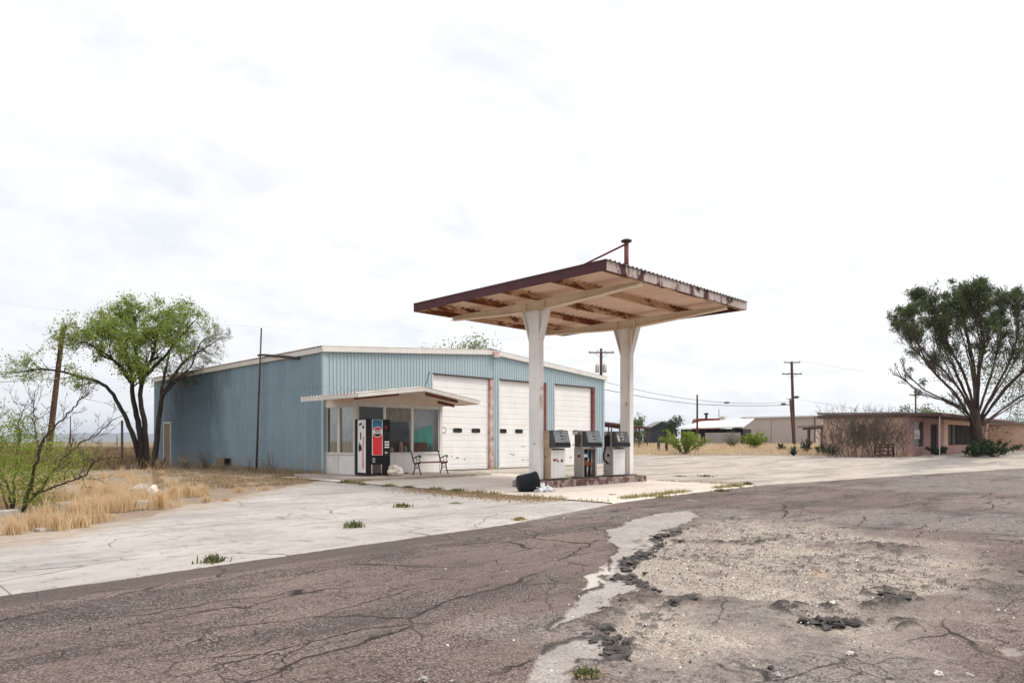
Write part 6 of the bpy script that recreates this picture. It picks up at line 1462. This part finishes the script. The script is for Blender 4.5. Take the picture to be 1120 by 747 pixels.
# ------------------------------------------------------------------ loose stones and asphalt chunks on the road
def zr(c): return Vector((c.x, c.y, -.02))
STN = [(911, 660, .035, 'rock', 'white pebble on the pale gravel patch'), (930, 715, .03, 'rock', 'small pale stone on the lower right asphalt'), (850, 739.0, .03, 'rock_grey', 'grey stone near the bottom edge of the photo'), (1026, 739, .04, 'rock', 'pale stone on the asphalt toward bottom right corner'), (1060, 740, .03, 'rock_grey', 'darker stone beside the pale one at bottom right'), (463, 744, .035, 'rock_grey', 'grey stone on the road at the bottom left of the gravel'), (843, 731, .025, 'tar', 'small black stone beside the grey one at the bottom edge')]
for i, (px, py, r, m_, lab) in enumerate(STN):
    mb = MB(); r *= .6; mb.blob(zr(G(px, py)) + Vector((0, 0, r * .6 + .015)), r, 80 + i, .45, 2, (1.2, 1, .75)); tag(mb.build('stone', m_), lab, 'stone')
CH = [(903, 679, .10, 'dark asphalt chunk on the lower edge of the pale gravel'), (884, 677, .07, 'smaller dark chunk left of the big one below the gravel'), (921, 678, .08, 'flat dark chunk right of the big one below the gravel'), (662, 664, .055, 'single dark chunk lying at the left gravel edge'), (704, 636, .05, 'dark chunk at the upper left gravel edge'), (752, 655, .09, 'broad dark slab in the middle of the broken asphalt'), (738, 657, .07, 'dark slab left of the broad one in the broken asphalt'), (768, 656, .06, 'dark slab right of the broad one in the broken asphalt'), (985, 653, .09, 'dark flat chunk in the right part of the gravel'), (970, 648, .08, 'dark chunk just left of the right gravel chunk')]
for i, (px, py, r, lab) in enumerate(CH):
    mb = MB(); c = zr(G(px, py)); r *= .62
    mb.blob(c + Vector((0, 0, r * .1)), r, 100 + i, .9, 3, (1.5, 1.2, .45)); mb.blob(c + Vector((r * .9, -r * .5, r * .1)), r * .5, 140 + i, .8, 2, (1.4, 1, .5)); mb.blob(c + Vector((-r * .9, r * .7, r * .1)), r * .45, 150 + i, .8, 2, (1.3, 1.1, .5))
    tag(mb.build('asphalt_chunk', 'tar'), lab, 'asphalt chunk', 'broken asphalt chunks')
# crumbled asphalt along the broken edge: one object
random.seed(19); mb = MB(); se_ = (edge0 > .45) & (D2 < 13) & (sc_ < .30); ii = np.argwhere(se_)
for k in range(260):
    a_, b_ = ii[random.randrange(len(ii))]; r = random.choice((.008, .012, .018, .025, .035)) * random.uniform(.7, 1.2)
    mb.blob((X[a_, b_] + random.gauss(0, .05), Y[a_, b_] + random.gauss(0, .05), -.02 + r * .3), r, k, .9, 1, (1.4, 1.1, .7))
tag(mb.build('asphalt_rubble', 'tar'), 'crumbled dark asphalt rubble along the broken pavement edge', 'rubble', kind='stuff')
# loose gravel: one object
random.seed(9); V = []; Q = []
gp = np.array(gpoly([(255, 275), (330, 215), (450, 185), (700, 190), (1005, 232), (1012, 262), (995, 342), (850, 402), (650, 402), (440, 345), (240, 460), (215, 410)], 560, 480, 2)); lo_, hi_ = gp.min(0), gp.max(0)
oct_ = [(1, 0, 0), (0, 1, 0), (-1, 0, 0), (0, -1, 0), (0, 0, 1), (0, 0, -1)]; of_ = [(0, 1, 4), (1, 2, 4), (2, 3, 4), (3, 0, 4), (1, 0, 5), (2, 1, 5), (3, 2, 5), (0, 3, 5)]
n = 0
while n < 7000:
    if n < 5600: x = random.uniform(lo_[0], hi_[0]); y = random.uniform(lo_[1], hi_[1]); ok = sdf(np.array([x]), np.array([y]), [tuple(p) for p in gp])[0] < .05
    else: D = random.uniform(3.3, 14); u = random.uniform(-.1, .85); x = R2 * D * (1 + u); y = R2 * D * (1 - u); ok = y < edgeY(x) - .1
    if not ok: continue
    r = random.choice((.003, .004, .005, .006, .007, .010)) * random.uniform(.7, 1.3); z_ = (-.035 if n < 5600 else -.004) + r * .3
    b_ = len(V); ro = Matrix.Rotation(random.uniform(0, 6), 3, rv())
    for p in oct_:
        q = ro @ Vector((p[0] * random.uniform(.8, 1.4), p[1] * random.uniform(.7, 1.2), p[2] * random.uniform(.6, 1))) * r; V.append((x + q.x, y + q.y, z_ + q.z))
    Q += [(b_ + a, b_ + b2, b_ + c2) for a, b2, c2 in of_]; n += 1
m_, t = newmat('loose_gravel'); g_ = t.n('ShaderNodeNewGeometry'); cr = t.n('ShaderNodeValToRGB', {'Fac': g_.outputs['Random Per Island']})
for e, (p, c) in zip((cr.color_ramp.elements[0], cr.color_ramp.elements[1], cr.color_ramp.elements.new(.35), cr.color_ramp.elements.new(.7)), ((0, (.07, .06, .056)), (1, (.50, .45, .40)), (.35, (.22, .185, .16)), (.7, (.36, .31, .265)))): e.position = p; e.color = (*c, 1)
finish(t, cr.outputs[0], .9); MT['gravel'] = m_
tag(fast('gravel', V, np.array(Q), 'gravel'), 'loose pale gravel strewn over the broken asphalt', 'gravel', kind='stuff')
